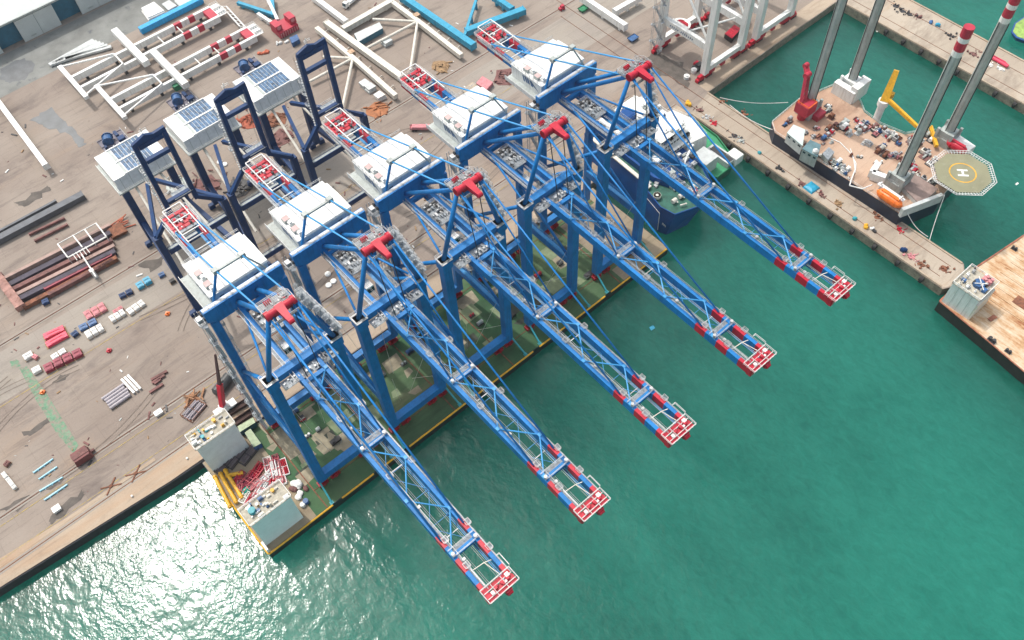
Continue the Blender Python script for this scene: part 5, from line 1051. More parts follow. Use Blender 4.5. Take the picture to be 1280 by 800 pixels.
m = MB(); p = G(1019,190,12.3); m.tube((p.x,p.y,12),(p.x,p.y,13.2),1.1,14).tube((p.x,p.y,13.2),(p.x,p.y,14),1.1,14,r2=.4); m.build('radar_dome', WHITE, RG, l)
rhouse('stores_block', [(1028,192),(1036,184),(1043,190),(1035,200)], 6, 8.5, GREYP, GRATE, False)
rhouse('stern_house', [(1118,223),(1136,213),(1172,236),(1150,255)], 6, 8.2, PALES, mat('mauve_deck', (.27,.20,.18), .8, var=.2), False)
m = MB(); a = G(1128,262,9); b_ = G(1178,243,9); m.beam((a.x,a.y,7.2),(b_.x,b_.y,7.2),1.4,4.2); m.build('stern_bulkhead', PALES, RG, l)
m = MB(); a = G(1090,216,9); b_ = G(1118,226,9); c_ = G(1098,204,9); m.beam((a.x,a.y,8),(b_.x,b_.y,8),2.2,3.6).beam((a.x,a.y,8),(c_.x,c_.y,8),2.2,3.6); m.build('deck_shelter', WHITE, RG, l)
m = MB(); a = G(1180,162,9); b_ = G(1215,186,9); m.beam((a.x,a.y,7.6),(b_.x,b_.y,7.6),4.4,3.0); m.build('starboard_house', WHITE, RG, l)
# lifeboats
def capsule(name, a, b_, r_, m_, z):
    A, B_ = G(*a,z), G(*b_,z); d = (B_-A); n_ = 14; m = MB(); prof = [(-.02,.12),(.03,.5),(.1,.8),(.2,.97),(.5,1.05),(.8,.97),(.9,.8),(.97,.5),(1.02,.12)]
    for (t0,r0),(t1,r1) in zip(prof, prof[1:]): m.tube(A+d*t0, A+d*t1, r_*r0, n_, r2=r_*r1, caps=(t0 < 0 or t1 > 1))
    d2 = d.normalized(); m.beam(A+d*.15+Vector((0,0,r_)), A+d*.85+Vector((0,0,r_)), r_*.7, r_*.35)
    for t_ in (.25,.5,.75): m.tube(A+d*t_-d2*.12, A+d*t_+d2*.12, r_*1.08, n_)
    return m
solo('lifeboat', capsule('lifeboat', (1097,238), (1127,258), 1.9, ORANGE, 8.6), ORANGE, 'orange enclosed lifeboat hung on the jetty side of the rig', 'lifeboat')
solo('lifeboat', capsule('lifeboat', (1184,176), (1208,190), 1.7, ORANGE, 9.5), RED, 'red lifeboat on the far side of the rig, beyond the helideck', 'lifeboat')
m = MB(); a = G(1098,229,9.8); b_ = G(1130,251,9.8); m.beam(a, b_, 1.6, .4)
for t_ in (.1,.9): q = a.lerp(b_,t_); m.beam((q.x,q.y,6),(q.x,q.y,11.4),.5,.5); m.beam((q.x,q.y,11.4),(q.x-2.2,q.y,11.4),.4,.4)
m.build('lifeboat_davit', WHITE, RG, l)
# helideck
hc = (237.2,-62.6); hz = 14.0; oc = lambda r_: [(hc[0]+r_*math.cos(math.pi*(k+.5)/4), hc[1]+r_*math.sin(math.pi*(k+.5)/4)) for k in range(8)]
m = MB().prism(oc(10.4), hz-.35, hz); hd = m.build('helideck', mat('olive_helideck', (.24,.235,.15), .8, var=.1, scale=.15, col2=(.27,.27,.19), thr=.55), RG, l)
MB().ring(hc, 4.5, 4.95, hz+.02, 48).build('touchdown_circle', YELLOW, hd, l)
hm = MB().box(-1.7,-.9,-1.9,1.9,.015,.05).box(.9,1.7,-1.9,1.9,.015,.05).box(-.9,.9,-.4,.4,.015,.05); ca_, sa_ = math.cos(.75), math.sin(.75)
hm.v = [(hc[0]+x*ca_-y*sa_, hc[1]+x*sa_+y*ca_, hz+z) for x,y,z in hm.v]; hm.build('landing_letter', WHITE, hd, l)
m = MB(); A_ = oc(10.45); B_ = oc(12.1)
for i in range(8):
    a0, a1, b0, b1 = A_[i], A_[(i+1)%8], B_[i], B_[(i+1)%8]
    for k in range(9):
        t_ = k/8; m.beam((a0[0]+(a1[0]-a0[0])*t_, a0[1]+(a1[1]-a0[1])*t_, hz-.1), (b0[0]+(b1[0]-b0[0])*t_, b0[1]+(b1[1]-b0[1])*t_, hz+.25), .14, .14)
    for s_ in (.5,1): m.beam((a0[0]+(b0[0]-a0[0])*s_,a0[1]+(b0[1]-a0[1])*s_,hz-.1+.35*s_),(a1[0]+(b1[0]-a1[0])*s_,a1[1]+(b1[1]-a1[1])*s_,hz-.1+.35*s_),.16,.16)
m.build('safety_net', WHITE, hd, l)
m = MB()
for t_ in range(5):
    a = A_[(t_+1)%8]; m.beam((a[0]*.6+hc[0]*.4,a[1]*.6+hc[1]*.4,hz-.4),(235+t_*2.5-5,-54,6.5),.35,.35,0)
m.build('support_truss', WHITE, hd, l)
# deck clutter: modules of pumps, winches, pipework fixed to the rig deck
rr = random.Random(12)
def inside(poly, x, y):
    c = False
    for (x0,y0),(x1,y1) in zip(poly, poly[1:]+poly[:1]):
        if (y0 > y) != (y1 > y) and x < (x1-x0)*(y-y0)/(y1-y0)+x0: c = not c
    return c
def module(u, v, s_):
    p = G(u+rr.uniform(-3,3), v+rr.uniform(-2,2), 6.0)
    if not inside(hull, p.x, p.y): return
    m = MB(); k = rr.randrange(4); h = rr.uniform(.5,1.6)*s_; a = s_*rr.uniform(.8,1.6); b_ = s_*rr.uniform(.6,1.4)
    m.box(p.x-a,p.x+a,p.y-b_,p.y+b_,6.0,6.2,1)
    if k == 0: m.box(p.x-a*.8,p.x+a*.5,p.y-b_*.8,p.y+b_*.7,6.2,6.2+h); m.box(p.x-a*.5,p.x+a*.2,p.y-b_*.5,p.y+b_*.3,6.2+h,6.4+h*1.3,1)
    elif k == 1: m.tube((p.x-a*.9,p.y,6.2+h*.6),(p.x+a*.9,p.y,6.2+h*.6),h*.55,12); m.box(p.x+a*.5,p.x+a,p.y-b_*.7,p.y+b_*.7,6.2,6.3+h)
    elif k == 2:
        for q in (-.6,0,.6): m.beam((p.x+q*a,p.y-b_,6.4+h*.3),(p.x+q*a,p.y+b_,6.4+h*.3),.22,.4)
        m.beam((p.x-a,p.y,6.6+h*.4),(p.x+a,p.y,6.6+h*.4),.25,.2); m.tube((p.x,p.y,6.2),(p.x,p.y,6.6+h),.35,8)
    else: m.tube((p.x,p.y,6.2),(p.x,p.y,6.2+h),a*.5,12); m.tube((p.x,p.y,6.2+h),(p.x,p.y,6.4+h),a*.32,12); m.beam((p.x-a,p.y-b_*.6,6.5),(p.x+a,p.y-b_*.5,6.5),.2,.3)
    m.build('equipment_module', [rr.choice((WHITE,WHITE,GALV,GREYP,GREYP,GALV,PINK,RED,STEELB,CREAM,RUST,PRIMER)), rr.choice((DARK,GALV,PRIMER))], RG, l)
for (u0,v0,u1,v1,n_,s_) in ((1066,152,1128,176,34,1.2),(1036,196,1062,222,14,.9),(1120,196,1146,212,10,1.1),(1008,170,1040,180,8,.8),(1060,196,1100,206,6,.7),(1160,195,1178,222,10,1.0),(1030,136,1048,150,6,1.0),(1042,152,1076,172,9,1.2),(1080,178,1126,200,14,1.2),(1140,178,1172,205,12,1.2),(1136,212,1170,232,8,1.2),(1020,158,1044,168,7,1.2),(1030,200,1060,218,9,1.2),(972,160,992,152,5,1.2),(990,168,1030,200,6,.8),(1150,172,1182,180,6,1.2)):
    for k in range(n_): t_ = rr.random(); module(u0+(u1-u0)*t_, v0+(v1-v0)*t_+rr.uniform(-5,5), s_*rr.uniform(.5,1.2))
m = MB(); pts = [G(1032,170,6.2),G(1050,178,6.2),G(1062,190,6.2),G(1070,204,6.2),G(1069,216,6.2)]; m.path(pts, .2, 6); m.path([G(1063,186,6.2),G(1067,198,6.2),G(1069,212,6.2)], .2, 6); m.path([G(1069,212,6.2),G(1064,225,8),G(1062,232,8),G(1078,236,8),G(1090,231,8)], .25, 6); solo('hose', m, WHITE, 'white hose looping over the peach rig deck', 'hose')
# red pedestal crane on the rig
p = G(1003,143,8); T = thing('pedestal_crane', 'red pedestal crane with folded jib at the near corner of the rig', 'crane', (p.x,p.y,6)); lp = T.location
MB().tube((p.x,p.y,6),(p.x,p.y,10),1.8,14).build('pedestal', MC['dark_pinkish_red'], T, lp)
m = MB().box(p.x-3.0,p.x+3.0,p.y-3.4,p.y+2.6,10,14.8); m.rail([(p.x-2.6,p.y-3.2,14.2),(p.x+2.6,p.y-3.2,14.2),(p.x+2.6,p.y+2.4,14.2),(p.x-2.6,p.y+2.4,14.2)], closed=True, t=.16, m=1); m.build('machinery_cab', [MC['dark_pinkish_red'], ORANGE], T, lp)
a = Vector((p.x-1,p.y+.8,14)); t2 = Vector((p.x+3.2,p.y+4.6,23.5)); m = MB()
for o in (-1,1): m.beam(a+Vector((o*1.5,0,0)), t2+Vector((o*1.0,0,0)), 1.0, 1.3)
for k in range(6): q0 = a.lerp(t2,k/6); q1 = a.lerp(t2,(k+1)/6); m.beam(q0+Vector((-1,0,0)), q1+Vector((.8,0,0)), .25,.25)
m.build('mast', MC['dark_pinkish_red'], T, lp)
m = MB().tube(t2+Vector((-1.4,0,0)), t2+Vector((1.4,0,0)), 1.2, 12).tube(t2+Vector((.6,2.6,2.2)), t2+Vector((2.6,2.6,2.2)), 1.0, 12).beam(t2, t2+Vector((1.6,2.6,2.2)), 2.0,1.0).beam(t2, t2+Vector((3,1.5,-3)), 1.2,.9); m.build('sheave_block', MC['dark_pinkish_red'], T, lp)
q = G(1024,142,8); m = MB().box(q.x-2.6,q.x+2.6,q.y-1.5,q.y+1.5,6,8.4).beam((q.x-2,q.y+1.6,8.2),(q.x+2,q.y+1.6,9.6),1.6,.6); solo('crane_counterweight', m, MC['dark_pinkish_red'], 'dark red winch box on the deck right of the first grey leg', 'winch')
# yellow crane on the rig's far side
p = G(1098,143,8); T = thing('knuckle_crane', 'yellow crane on a white pedestal at the far side of the rig', 'crane', (p.x,p.y,-4)); lp = T.location
MB().tube((p.x,p.y,-4),(p.x,p.y,13),1.5,14).tube((p.x,p.y,13),(p.x,p.y,15.5),2.1,14).build('pedestal', WHITE, T, lp)
m = MB().beam((p.x+.4,p.y,15),(p.x+5.4,p.y+2.0,26),3.2,3.2,w2=2.0,h2=2.0); m.box(p.x+1.2,p.x+3.2,p.y-1.8,p.y-.6,16,18.5); m.build('tower', YELLOW, T, lp)
e = G(1148,158,14); m = MB()
for o in (-1,1): m.beam((p.x+.6,p.y+o*1.1,16.5),(e.x,e.y+o*.5,13.5),1.0,1.2)
for k in range(10): t_ = k/10; m.beam((p.x+.6+(e.x-p.x-.6)*t_, p.y+(e.y-p.y)*t_-.7, 16.3-3*t_),(p.x+.6+(e.x-p.x-.6)*(t_+.09), p.y+(e.y-p.y)*(t_+.09)+.7, 16.3-3*(t_+.09)),.25,.25)
m.build('boom', YELLOW, T, lp)
q = G(1168,170,9); m = MB().beam((q.x+4,q.y+4,8),(q.x-3,q.y-3.5,8),1.2,1.3).beam((q.x+4,q.y+4,9),(q.x,q.y,9),.6,.6); solo('deck_boom', m, YELLOW, 'short yellow boom lying at the foot of the farthest leg', 'boom')
for a,b_,lb in [((1133,264,7),(1160,296,.3),'mooring rope from the orange lifeboat corner of the rig to the jetty'),((1181,243,11),(1162,300,.3),'mooring rope from the helideck side of the rig to the jetty'),((968,163,5),(912,131,.4),'mooring rope from the rig bow to the quay, nearer the jetty'),((985,128,5),(900,122,.4),'mooring rope from the rig bow to the quay corner')]:
    A, B_ = G(*a), G(*b_); m = MB(); N = 8
    pts = [A.lerp(B_,k/N)+Vector((0,0,-1.6*math.sin(math.pi*k/N))) for k in range(N+1)]; m.path(pts, .13, 6); solo('mooring_line', m, TARP, lb, 'rope')
# small blue boat between rig and jetty
def small_boat(label, quad, z, mh, md, extra=None):
    P = [G(u,v,z) for u,v in quad]; c = sum(P,Vector())/len(P); T = thing('work_boat', label, 'boat', (c.x,c.y,-4.2)); lp = T.location
    big = [(p.x,p.y) for p in P]; low = [(c.x+(p.x-c.x)*.82,c.y+(p.y-c.y)*.82) for p in P]
    MB().prism(low, -4.4, z, poly2=big).build('hull', mh, T, lp)
    MB().prism([(c.x+(p.x-c.x)*.9,c.y+(p.y-c.y)*.9) for p in P], z, z+.06).build('deck', md, T, lp)
    m = MB().box(c.x-1.2,c.x+1.2,c.y-1.6,c.y+1.6,z,z+2.0).box(c.x-1.3,c.x+1.3,c.y-1.7,c.y+1.7,z+2.0,z+2.15); m.build('wheelhouse', extra or WHITE, T, lp); return T
small_boat('dark blue work boat squeezed between the jetty and the rig', [(1050,232),(1056,226),(1066,231),(1077,242),(1074,248),(1064,246)], -1.5, STEELB, mat('grey_blue_deck', (.12,.19,.24), .7), STEELB)
small_boat('blue hulled boat with a yellow-green deck at the right edge beyond the far pier', [(1264,40),(1268,29),(1290,14),(1310,14),(1312,40),(1286,53),(1270,47)], -1.5, mat('royal_blue_hull', (.01,.06,.25), .4), mat('yellow_green_deck', (.28,.42,.10), .7, var=.3, scale=.6), GREEN)
# ================================================================= navy supply ship and green-decked vessel
SP = thing('supply_ship', 'navy blue ship with white superstructure whose blunt bow shows under the rightmost boom', 'ship', (161,22,-4)); l = SP.location
BLUEH = mat('navy_blue_hull', (.002,.062,.24), .5, var=.15, scale=.2, spec=.3)
wl = [(150.5,50),(148.5,17),(146.2,4),(147.6,.5),(157.0,-1.5),(167.0,.5),(171.0,8),(175.5,50)]
tp = [(151.2,50),(149.6,20),(145.4,3.0),(146.6,-3.0),(156.5,-6.4),(167.5,-3.2),(172.0,6),(176.6,50)]
MB().prism(wl, -6, 10.4, m=0, poly2=tp).build('hull', [BLUEH], SP, l)
def inset(poly, k): cx = sum(p[0] for p in poly)/len(poly); cy = sum(p[1] for p in poly)/len(poly); return [(cx+(x-cx)*k, cy+(y-cy)*k) for x,y in poly]
MB().prism([(153.6,50),(152.6,14),(155,8),(164,6.5),(171,10),(175,50)], 10.4, 13.4).build('forecastle', BLUEH, SP, l)
MB().prism(inset(tp,.965), 10.4, 10.48).build('deck', mat('dark_green_deck', (.03,.12,.09), .8, var=.3, scale=.4), SP, l)
m = MB()
for i in range(len(tp)-1):
    a, b_ = tp[i], tp[i+1]; m.beam((a[0],a[1],10.9),(b_[0],b_[1],10.9),.35,1.1, 0)
m.build('bulwark', BLUEH, SP, l)
m = MB().beam((151.3,48,11.7),(149.7,17,11.7),1.5,.5).box(147.8,150.0,12.2,15.6,11.3,12.0)
for q in ((151,40),(150.4,34),(147.6,7.5)): m.ring((q[0]+.5,q[1]), .6, 1.5, 12.2, 16); m.tube((q[0]+.5,q[1],11),(q[0]+.5,q[1],12.2),1.4,14)
m.build('fender_band', CREAM, SP, l)
tm = text_mesh('Zeebrungen', 2.2)
place_mesh(tm, 'bow_name', WHITE, SP, Matrix.Translation(Vector((146.55,5.0,2.6))-l) @ Matrix(((-.12,.0,-.99,0),(-.99,.0,.12,0),(0,1,0,0),(0,0,0,1))))
m = MB().beam((147.4,12,7.6),(145.35,3,7.6),.12,.2).beam((145.35,3,7.6),(145.9,3.2,-2.5),.12,.2); m.build('draught_line', WHITE, SP, l)
m = MB()
for k in range(4): x = 150+k*3.6; m.tube((x,1.5,11.7),(x+2,1.5,11.7),.9,12); m.box(x+2,x+2.6,.6,2.4,10.5,10)
m.tube((151,-1.5,11.6),(153.5,-2.5,11.6),.3,8); m.build('windlass', CREAM, SP, l)
m = MB()
for k in range(7): m.beam((157+k*.7,-.8,11.0),(158.4+k*.7,2.4,11.7),.5,.45, k % 2)
m.build('foredeck_pipe_stack', [RED, WHITE], SP, l)
m = MB()
for k in range(18):
    x, y = rr.uniform(149,170), rr.uniform(4,15); m.box(x-.6,x+.6,y-.7,y+.7,10.48,11.2+rr.random()) if k % 2 else m.tube((x-1,y,11.1),(x+1,y,11.1),.5,10)
m.ring((160,12.5),1.6,2.8,12.2,24); m.tube((160,12.5,10.5),(160,12.5,12.2),2.7,18); m.build('foredeck_gear', [GALV], SP, l)
for name,x0,x1,y0,y1,z0,z1 in (('superstructure',157,175.5,17,48,13.4,15.6),('bridge_deck',160,176,19,44,15.6,18.2),('wheelhouse',162,175,20,34,18.2,20.6)):
    o = MB().box(x0,x1,y0,y1,z0,z1).build(name, WHITE, SP, l)
    MB().box(x0-.4,x1+.4,y0-.4,y1+.4,z1,z1+.12).build('roof', WHITE, o, l); m = MB()
    for k in range(int((x1-x0)/1.6)): m.box(x0+.4+k*1.6,x0+1.5+k*1.6,y0-.06,y0-.01,z1-1.6,z1-.6)
    for k in range(int((y1-y0)/2.2)): m.box(x0-.06,x0-.01,y0+.5+k*2.2,y0+1.7+k*2.2,z1-1.6,z1-.6)
    m.build('window_row', GLASS, o, l); m = MB().rail([(x0-.3,y1,z1+.1),(x0-.3,y0-.3,z1+.1),(x1+.3,y0-.3,z1+.1),(x1+.3,y1,z1+.1)]); m.build('railing', WHITE, o, l)
m = MB().beam((167,30,20.7),(167,30,29),.5,.5).beam((164,30,26),(170,30,26),.25,.25).tube((167,28.5,24),(167,31.5,24),.5,10); m.build('radar_mast', WHITE, SP, l)
m = MB().box(161,166,37,42,18.2,21).box(161.6,165.4,37.6,41.4,21,21.2); m.build('funnel', BLUEH, SP, l)

rs = random.Random(8)
for k in range(46):
    x, y = rs.uniform(159,176), rs.uniform(17,47); z = 20.8 if (162 < x < 175 and 20 < y < 34) else 18.35 if (160 < x < 176 and 19 < y < 44) else 15.75; s_ = rs.uniform(.4,1.3)
    m = MB().box(x-s_,x+s_,y-s_*.7,y+s_*.7,z,z+rs.uniform(.4,1.6)); m.tube((x,y,z),(x,y,z+rs.uniform(1.2,2.4)),.25,8); m.build('deck_fitting', [WHITE,WHITE,GREYP,DARK,GALV,STEELB][rs.randrange(6)], SP, l)
for k in range(20):
    x, y = rs.uniform(156,171), rs.uniform(8,16.5); s_ = rs.uniform(.4,1.1)
    m = MB().box(x-s_,x+s_,y-s_*.8,y+s_*.8,13.4,13.9+rs.random()); m.tube((x-s_,y,14.2),(x+s_,y,14.4),.22,8); m.build('deck_fitting', [WHITE,GALV,GREYP,DARK,CREAM][rs.randrange(5)], SP, l)
m = MB().beam((171,12,13.4),(171,12,19),.9,.9).beam((171,12,19),(163,8,21.5),.7,.8).beam((163,8,21.5),(157,5,18),.5,.6); m.build('deck_crane', WHITE, SP, l)
m = MB().path([(158.6,9.5,14.2),(160.2,12,14.2),(163,12.4,14.2),(164.4,10,14.2),(162.6,7.8,14.2),(159.8,8,14.2)], .3, 8); m.build('hose_ring', GALV, SP, l)
GV = thing('deck_barge', 'green decked vessel with curved bulwark between the navy ship and the jetty', 'ship', (187,20,-4)); l = GV.location
gp = [(179,40),(178,9),(179.5,4),(189,4),(193,9),(196.4,19),(196.8,30),(194,38),(188,42)]
MB().prism(inset(gp,.95), -5.5, .6, poly2=gp).build('hull', mat('dark_green_hull', (.012,.09,.06), .5, var=.2), GV, l)
MB().prism(inset(gp,.97), .6, .68).build('deck', mat('bright_green_deck', (.035,.28,.13), .6, var=.2, scale=.3), GV, l)
m = MB()
for a, b_ in zip(gp, gp[1:]+gp[:1]): m.beam((a[0],a[1],1.1),(b_[0],b_[1],1.1),.3,1.1)
m.build('bulwark', GREEN, GV, l)
o = MB().add([(177.5,19,.6),(187.5,17,.6),(190.5,27,.6),(188,37,.6),(177.5,38,.6),(177.5,19,9.6),(187,17.4,9.6),(189.8,27,9.6),(187.4,36.4,9.6),(177.5,37.6,9.6)],[(4,3,2,1,0),(5,6,7,8,9),(0,1,6,5),(1,2,7,6),(2,3,8,7),(3,4,9,8),(4,0,5,9)]).build('deckhouse', WHITE, GV, l)
m = MB().rail([(177.6,19.2,9.6),(186.8,17.6,9.6),(189.6,27,9.6),(187.3,36.2,9.6)]); m.box(179,182,22,26,9.6,10.6).box(183,186,29,32,9.6,10.4).tube((181,32,9.6),(181,32,11.4),.8,12); m.build('roof_gear', WHITE, o, l)
m = MB().box(176.5,183.5,8,15.5,.7,7.2); m.build('pale_hatch_house', PALES, GV, l)
m = MB().box(186.2,190.8,4.6,16,.7,3.6).box(187,190,4.8,15,3.6,3.7,1); m.build('trough_house', [PALES, DARK], GV, l)
m = MB().box(189.5,194,3.4,8.4,.7,4.4).box(189.7,193.8,3.6,8.2,4.4,4.55); m.build('white_locker', WHITE, GV, l)
# white launch by the quay corner
small_boat('white covered launch on the quay beside the rightmost crane leg', [(787,127),(793,119),(800,122),(805,130),(800,138),(791,136)], .9, WHITE, WHITE, WHITE)
# ================================================================= jetty and pier goods
JI = [(861,131,1.6,YELLOW,'s','orange yellow machine on the jetty next to the green vessel'),(874,138,1.3,PRIMER,'d','brown scrap on the jetty beside the yellow machine'),(884,147,1.2,GALV,'d','grey fittings on the jetty by the green vessel'),(893,155,1.2,RED,'d','reddish fittings on the jetty near the green bow'),
      (918,170,1.4,DARK,'d','dark scrap pile at the bend of the bulwark on the jetty'),(926,176,1.2,GREYP,'d','grey scrap pile right after the dark one on the jetty'),(949,191,1.0,TEAL,'s','small teal tarpaulin on the jetty edge'),(1014,235,2.0,CYAN,'t','cyan tarpaulin sheet on the jetty'),(1003,230,1.3,PRIMER,'d','mauve scrap left of the cyan tarpaulin'),
      (1026,243,1.2,PRIMER,'d','mauve scrap right of the cyan tarpaulin'),(1048,254,1.6,WOOD,'d','beige timber heap in the middle of the jetty'),(1068,273,1.2,TEAL,'s','pale green sacks on the jetty'),(1082,284,1.4,YELLOW,'s','yellow sack pile on the jetty'),(1090,287,1.1,TARP,'s','white sack pile right of the yellow one'),(1092,289,1.0,DARK,'s','black sack against the white pile'),
      (1130,314,1.4,NAVY,'s','dark crates near the tip of the jetty'),(1140,321,1.5,PINK,'d','pinkish debris toward the tip of the jetty'),(1152,331,1.6,RUST,'d','rust debris by the tip of the jetty'),(1180,336,1.6,RUST,'d','rusty fittings on the sea corner of the jetty'),(975,211,1.2,DARK,'d','dark fitting on the near edge of the jetty'),
      (1096,272,1.2,RUST,'d','rusty fitting by the rig side kerb of the jetty'),(1125,288,1.0,RED,'d','red fitting by the rig side kerb of the jetty'),(903,128,1.2,RUST,'d','rusty fittings by the basin corner of the jetty'),(930,143,1.4,RUST,'d','rusty fittings halfway between the corner and the rig'),(985,180,1.4,GREEN,'d','green and brown fittings beside the rig bow'),
      (1120,8,1.6,DARK,'d','dark machine parts at the top of the far pier'),(1128,14,1.6,DARK,'d','second dark machine part on the far pier'),(1136,18,1.4,DARK,'d','third dark machine part on the far pier'),(1149,22,1.4,PRIMER,'d','brown parts on the far pier left of the blue drum'),(1163,28,1.2,STEELB,'s','blue drum sacks on the far pier'),(1172,32,1.4,CYAN,'s','cyan sacks on the far pier'),
      (1188,45,1.3,DARK,'d','dark fittings on the far pier behind the red capped leg'),(1218,68,1.6,PRIMER,'d','brown parts on the far pier by the farthest leg'),(1236,80,1.5,TARP,'d','white parts under the pink pipes on the far pier'),(1250,86,1.5,TARP,'d','white and grey parts at the right end of the pink pipes')]
def jdeb(lb, u, v, r_, m_, seed):
    p = G(u,v); x = MB(); rq = random.Random(seed)
    x.prism([(p.x+math.cos(6.283*i/9)*r_*rq.uniform(.5,.95), p.y+math.sin(6.283*i/9)*r_*1.3*rq.uniform(.5,.95)) for i in range(9)], .0, .14)
    for k in range(11):
        cx, cy = p.x+rq.gauss(0,r_*.7), p.y+rq.gauss(0,r_*1.0); s_ = rq.uniform(.18,.5)
        if k % 3 == 0: x.tube((cx,cy,.1),(cx,cy,.1+s_*1.6),s_,9)
        elif k % 3 == 1: x.box(cx-s_,cx+s_,cy-s_*.7,cy+s_*.7,.08,.08+s_)
        else: x.beam((cx-s_*1.6,cy,.2),(cx+s_*1.6,cy+rq.uniform(-1,1),.35),.22,.22)
    return solo('scrap_heap', x, m_, lb, 'scrap')
for i,(u,v,r_,m_,k,lb) in enumerate(JI):
    if k == 's': sack('sack_heap', lb, 'sacks', u, v, r_, r_*1.1, m_, 5)
    elif k == 'd': jdeb(lb, u, v, r_, m_, 50+i)
    else:
        p = G(u,v); m = MB(); q = [(p.x-2.6,p.y-2.2),(p.x+2.4,p.y-2.5),(p.x+2.7,p.y+2.2),(p.x-2.3,p.y+2.5)]
        m.prism(q, .1, .7, poly2=inset(q,.85)); m.prism(inset(q,.85), .7, 1.1, poly2=inset(q,.4)); solo('tarpaulin', m, m_, lb, 'tarpaulin')
m = MB()
for k in range(3): m.tube(G(1232+k*3,66+k*2.2,.9), G(1256+k*2,79+k*2,.9), .8, 10)
solo('pink_pipes', m, HOT, 'three pink red pipes on the far pier under the farthest leg', 'pipes')
# rusty barge at the right with a white deck house
RBG = thing('rusty_barge', 'rusty orange deck barge cut by the right edge, moored at the tip of the jetty', 'barge', (215,-120,-4)); l = RBG.location
rb = [(192.5,-88.5),(214,-88.5),(256,-94),(256,-190),(188,-190),(188.6,-124),(190.3,-110)]
MB().prism(rb, -6, 1.2).build('hull', mat('dark_hull', (.02,.018,.018), .6, var=.3), RBG, l); MB().prism(rb, 1.2, 1.3).build('deck', RUSTDECK, RBG, l)
m = MB()
for k in range(15): x = 206+k*3.3; m.box(x-.1,x+.1,-150,-95.5,1.3,1.5)
m.build('deck_stiffener', RUSTDECK, RBG, l)
rq = random.Random(3)
for k in range(9):
    x, y = rq.uniform(195,240), rq.uniform(-135,-101); a, b_ = rq.uniform(1.2,3), rq.uniform(1,2.4)
    m = MB().box(x-a,x+a,y-b_,y+b_,1.3,1.52).box(x-a*.85,x+a*.85,y-b_*.85,y+b_*.85,1.52,1.58); m.build('hatch_cover', [RUST, mat('pale_rust_plate', (.50,.36,.24), .85, var=.25, scale=.8, col2=(.34,.16,.08), thr=.55)][k%2], RBG, l)
for x, y in ((191.6,-116),(190.2,-128),(232,-93),(246,-95)):
    m = MB().box(x-.7,x+.7,y-1.1,y+1.1,1.3,1.45)
    for q in (-.55,.55): m.tube((x,y+q,1.4),(x,y+q,2.3),.36,10); m.tube((x,y+q,2.3),(x,y+q,2.45),.48,10)
    m.build('mooring_bollard', DARK, RBG, l)
m = MB()
for a,b_ in zip(rb[:4], rb[1:4]): m.beam((a[0],a[1],1.45),(b_[0],b_[1],1.45),.5,.35)
for a,b_ in zip(rb[4:]+rb[:1], rb[5:]+rb[:1]): m.beam((a[0],a[1],1.4),(b_[0],b_[1],1.4),.45,.3)
m.build('edge_coaming', mat('rust_edge', (.34,.13,.08), .85, var=.3, scale=.6), RBG, l)
H = thing('casing_tower', 'white plated tower with machinery on its top at the corner of the rusty barge', 'tower', (198,-94,1.3)); lh = H.location
MB().box(193.0,203.6,-99.2,-89.0,1.3,12.3).build('wall', WHITE, H, lh)
m = MB()
for k in range(1,4): y = -99.2+k*2.55; m.box(192.95,192.998,y-.05,y+.05,1.6,12)
m.build('wall_seam', GREYP, H, lh)
MB().box(193,203.4,-99.9,-99.25,1.3,9.8).build('side_casing', CREAM, H, lh)
top_ = [(192.8,-88.8),(203.8,-88.8),(203.8,-99.4),(192.8,-99.4)]; tpz = 12.4
MB().box(192.8,203.8,-99.4,-88.8,12.3,12.4).build('top_deck', MC['cream_deck'], H, lh)
m = MB().rail([(x,y,tpz) for x,y in top_], closed=True, t=.15); m.build('roof_railing', WHITE, H, lh)
m = MB().box(200.4,203,-98,-94.6,tpz,tpz+1.3)
for k in range(4): m.tube((200.9+(k%2)*1.4,-97.4+(k//2)*1.7,tpz+1.3),(200.9+(k%2)*1.4,-97.4+(k//2)*1.7,tpz+1.9),.55,10)
m.build('roof_machine', PINK, H, lh); m = MB().tube((198.4,-95.2,tpz),(198.4,-95.2,tpz+1.3),1.9,16).box(196.6,198.4,-98.6,-96.4,tpz,tpz+1).box(195.4,196.6,-91.6,-90.2,tpz,tpz+1.2); m.build('roof_tank', STEELB, H, lh)
m = MB().beam((196.5,-97.8,tpz+1.6),(200.3,-93.6,tpz+1.6),.25,.2).beam((196.8,-94.2,tpz+1.6),(199.8,-97.4,tpz+1.6),.25,.2); m.build('roof_strut', WHITE, H, lh)
for k in range(22):
    x, y = rr.uniform(193.6,203), rr.uniform(-98.6,-89.6); s_ = rr.uniform(.25,.6)
    m = MB().box(x-s_,x+s_,y-s_*.8,y+s_*.8,tpz,tpz+rr.uniform(.5,1.4)); m.tube((x,y,tpz+.5),(x,y,tpz+1.7),.18,6); m.build('roof_gear', [GALV,CREAM,DARK,WHITE][k%4], H, lh)
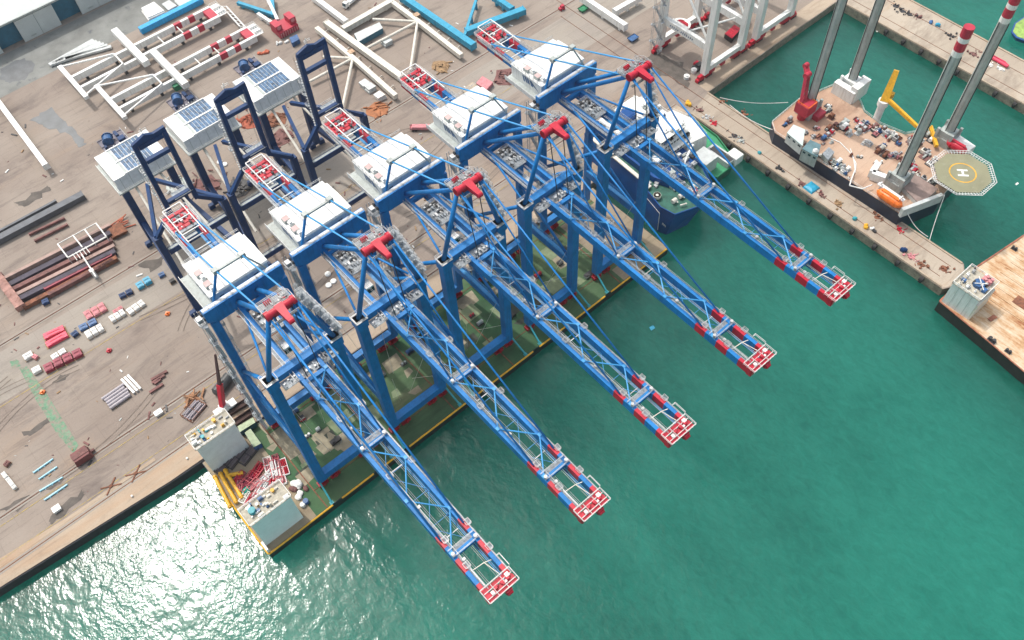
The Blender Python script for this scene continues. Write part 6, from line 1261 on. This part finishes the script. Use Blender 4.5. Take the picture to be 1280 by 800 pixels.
p = G(1238,427,1.3); m = MB()
for q in (-.7,.7): m.tube((p.x+.5,p.y+q,1.3),(p.x+.5,p.y+q,2.5),.5,12); m.tube((p.x+.5,p.y+q,2.5),(p.x+.5,p.y+q,2.7),.65,12)
m.box(p.x-.4,p.x+1.4,p.y-1.5,p.y+1.5,1.3,1.5); solo('bollard', m, DARK, 'black double bollard on the edge of the rusty barge', 'bollard')
for u,v,lb in [(1252,462,'rusty flake pile'),(1240,398,'rusty plate on the pale patch of the rusty barge')][1:]: flat_stack('rust_plate', lb, 'plate', [(u-6,v+1),(u+2,v-4),(u+6,v-1),(u-2,v+4)], 2, .2, MC['rust_edge'], 1.3, .2)
# floating scraps on the water
for u,v,lb in [(815,410,'small blue scrap floating on the open water')]:
    p = G(u,v,-4); m = MB().prism([(p.x-1,p.y-.6),(p.x+.8,p.y-.8),(p.x+1.1,p.y+.5),(p.x-.6,p.y+.8)], -4.1, -3.85); solo('floating_scrap', m, CYAN, lb, 'flotsam')
for u,v,lb in [(1097,39,'near the far pier'),(1083,100,'beyond the yellow crane'),(1271,230,'right of the helideck'),(1151,247,'by the orange lifeboat')]:
    p = G(u,v,-4); m = MB().prism([(p.x-.8,p.y-.3),(p.x+.7,p.y-.4),(p.x+.8,p.y+.3),(p.x-.7,p.y+.4)], -4.1, -3.8); solo('buoy_float', m, TARP, 'small white float on the water '+lb, 'float', 'white floats around the rig')
# ================================================================= air
hz_ = MB().box(-1100,1100,-1100,1100,-13,292); hm_ = bpy.data.materials.new('haze_air'); hm_.use_nodes = True; n = hm_.node_tree.nodes; n.clear()
ou = n.new('ShaderNodeOutputMaterial'); pv = n.new('ShaderNodeVolumePrincipled'); pv.inputs['Color'].default_value = (.93,.96,1,1); pv.inputs['Density'].default_value = .00009; pv.inputs['Anisotropy'].default_value = .3
hm_.node_tree.links.new(pv.outputs[0], ou.inputs['Volume'])
ho = hz_.build('haze', hm_, kind='stuff'); ho['label'] = 'thin pale sea haze filling the air over the port'; ho['category'] = 'haze'
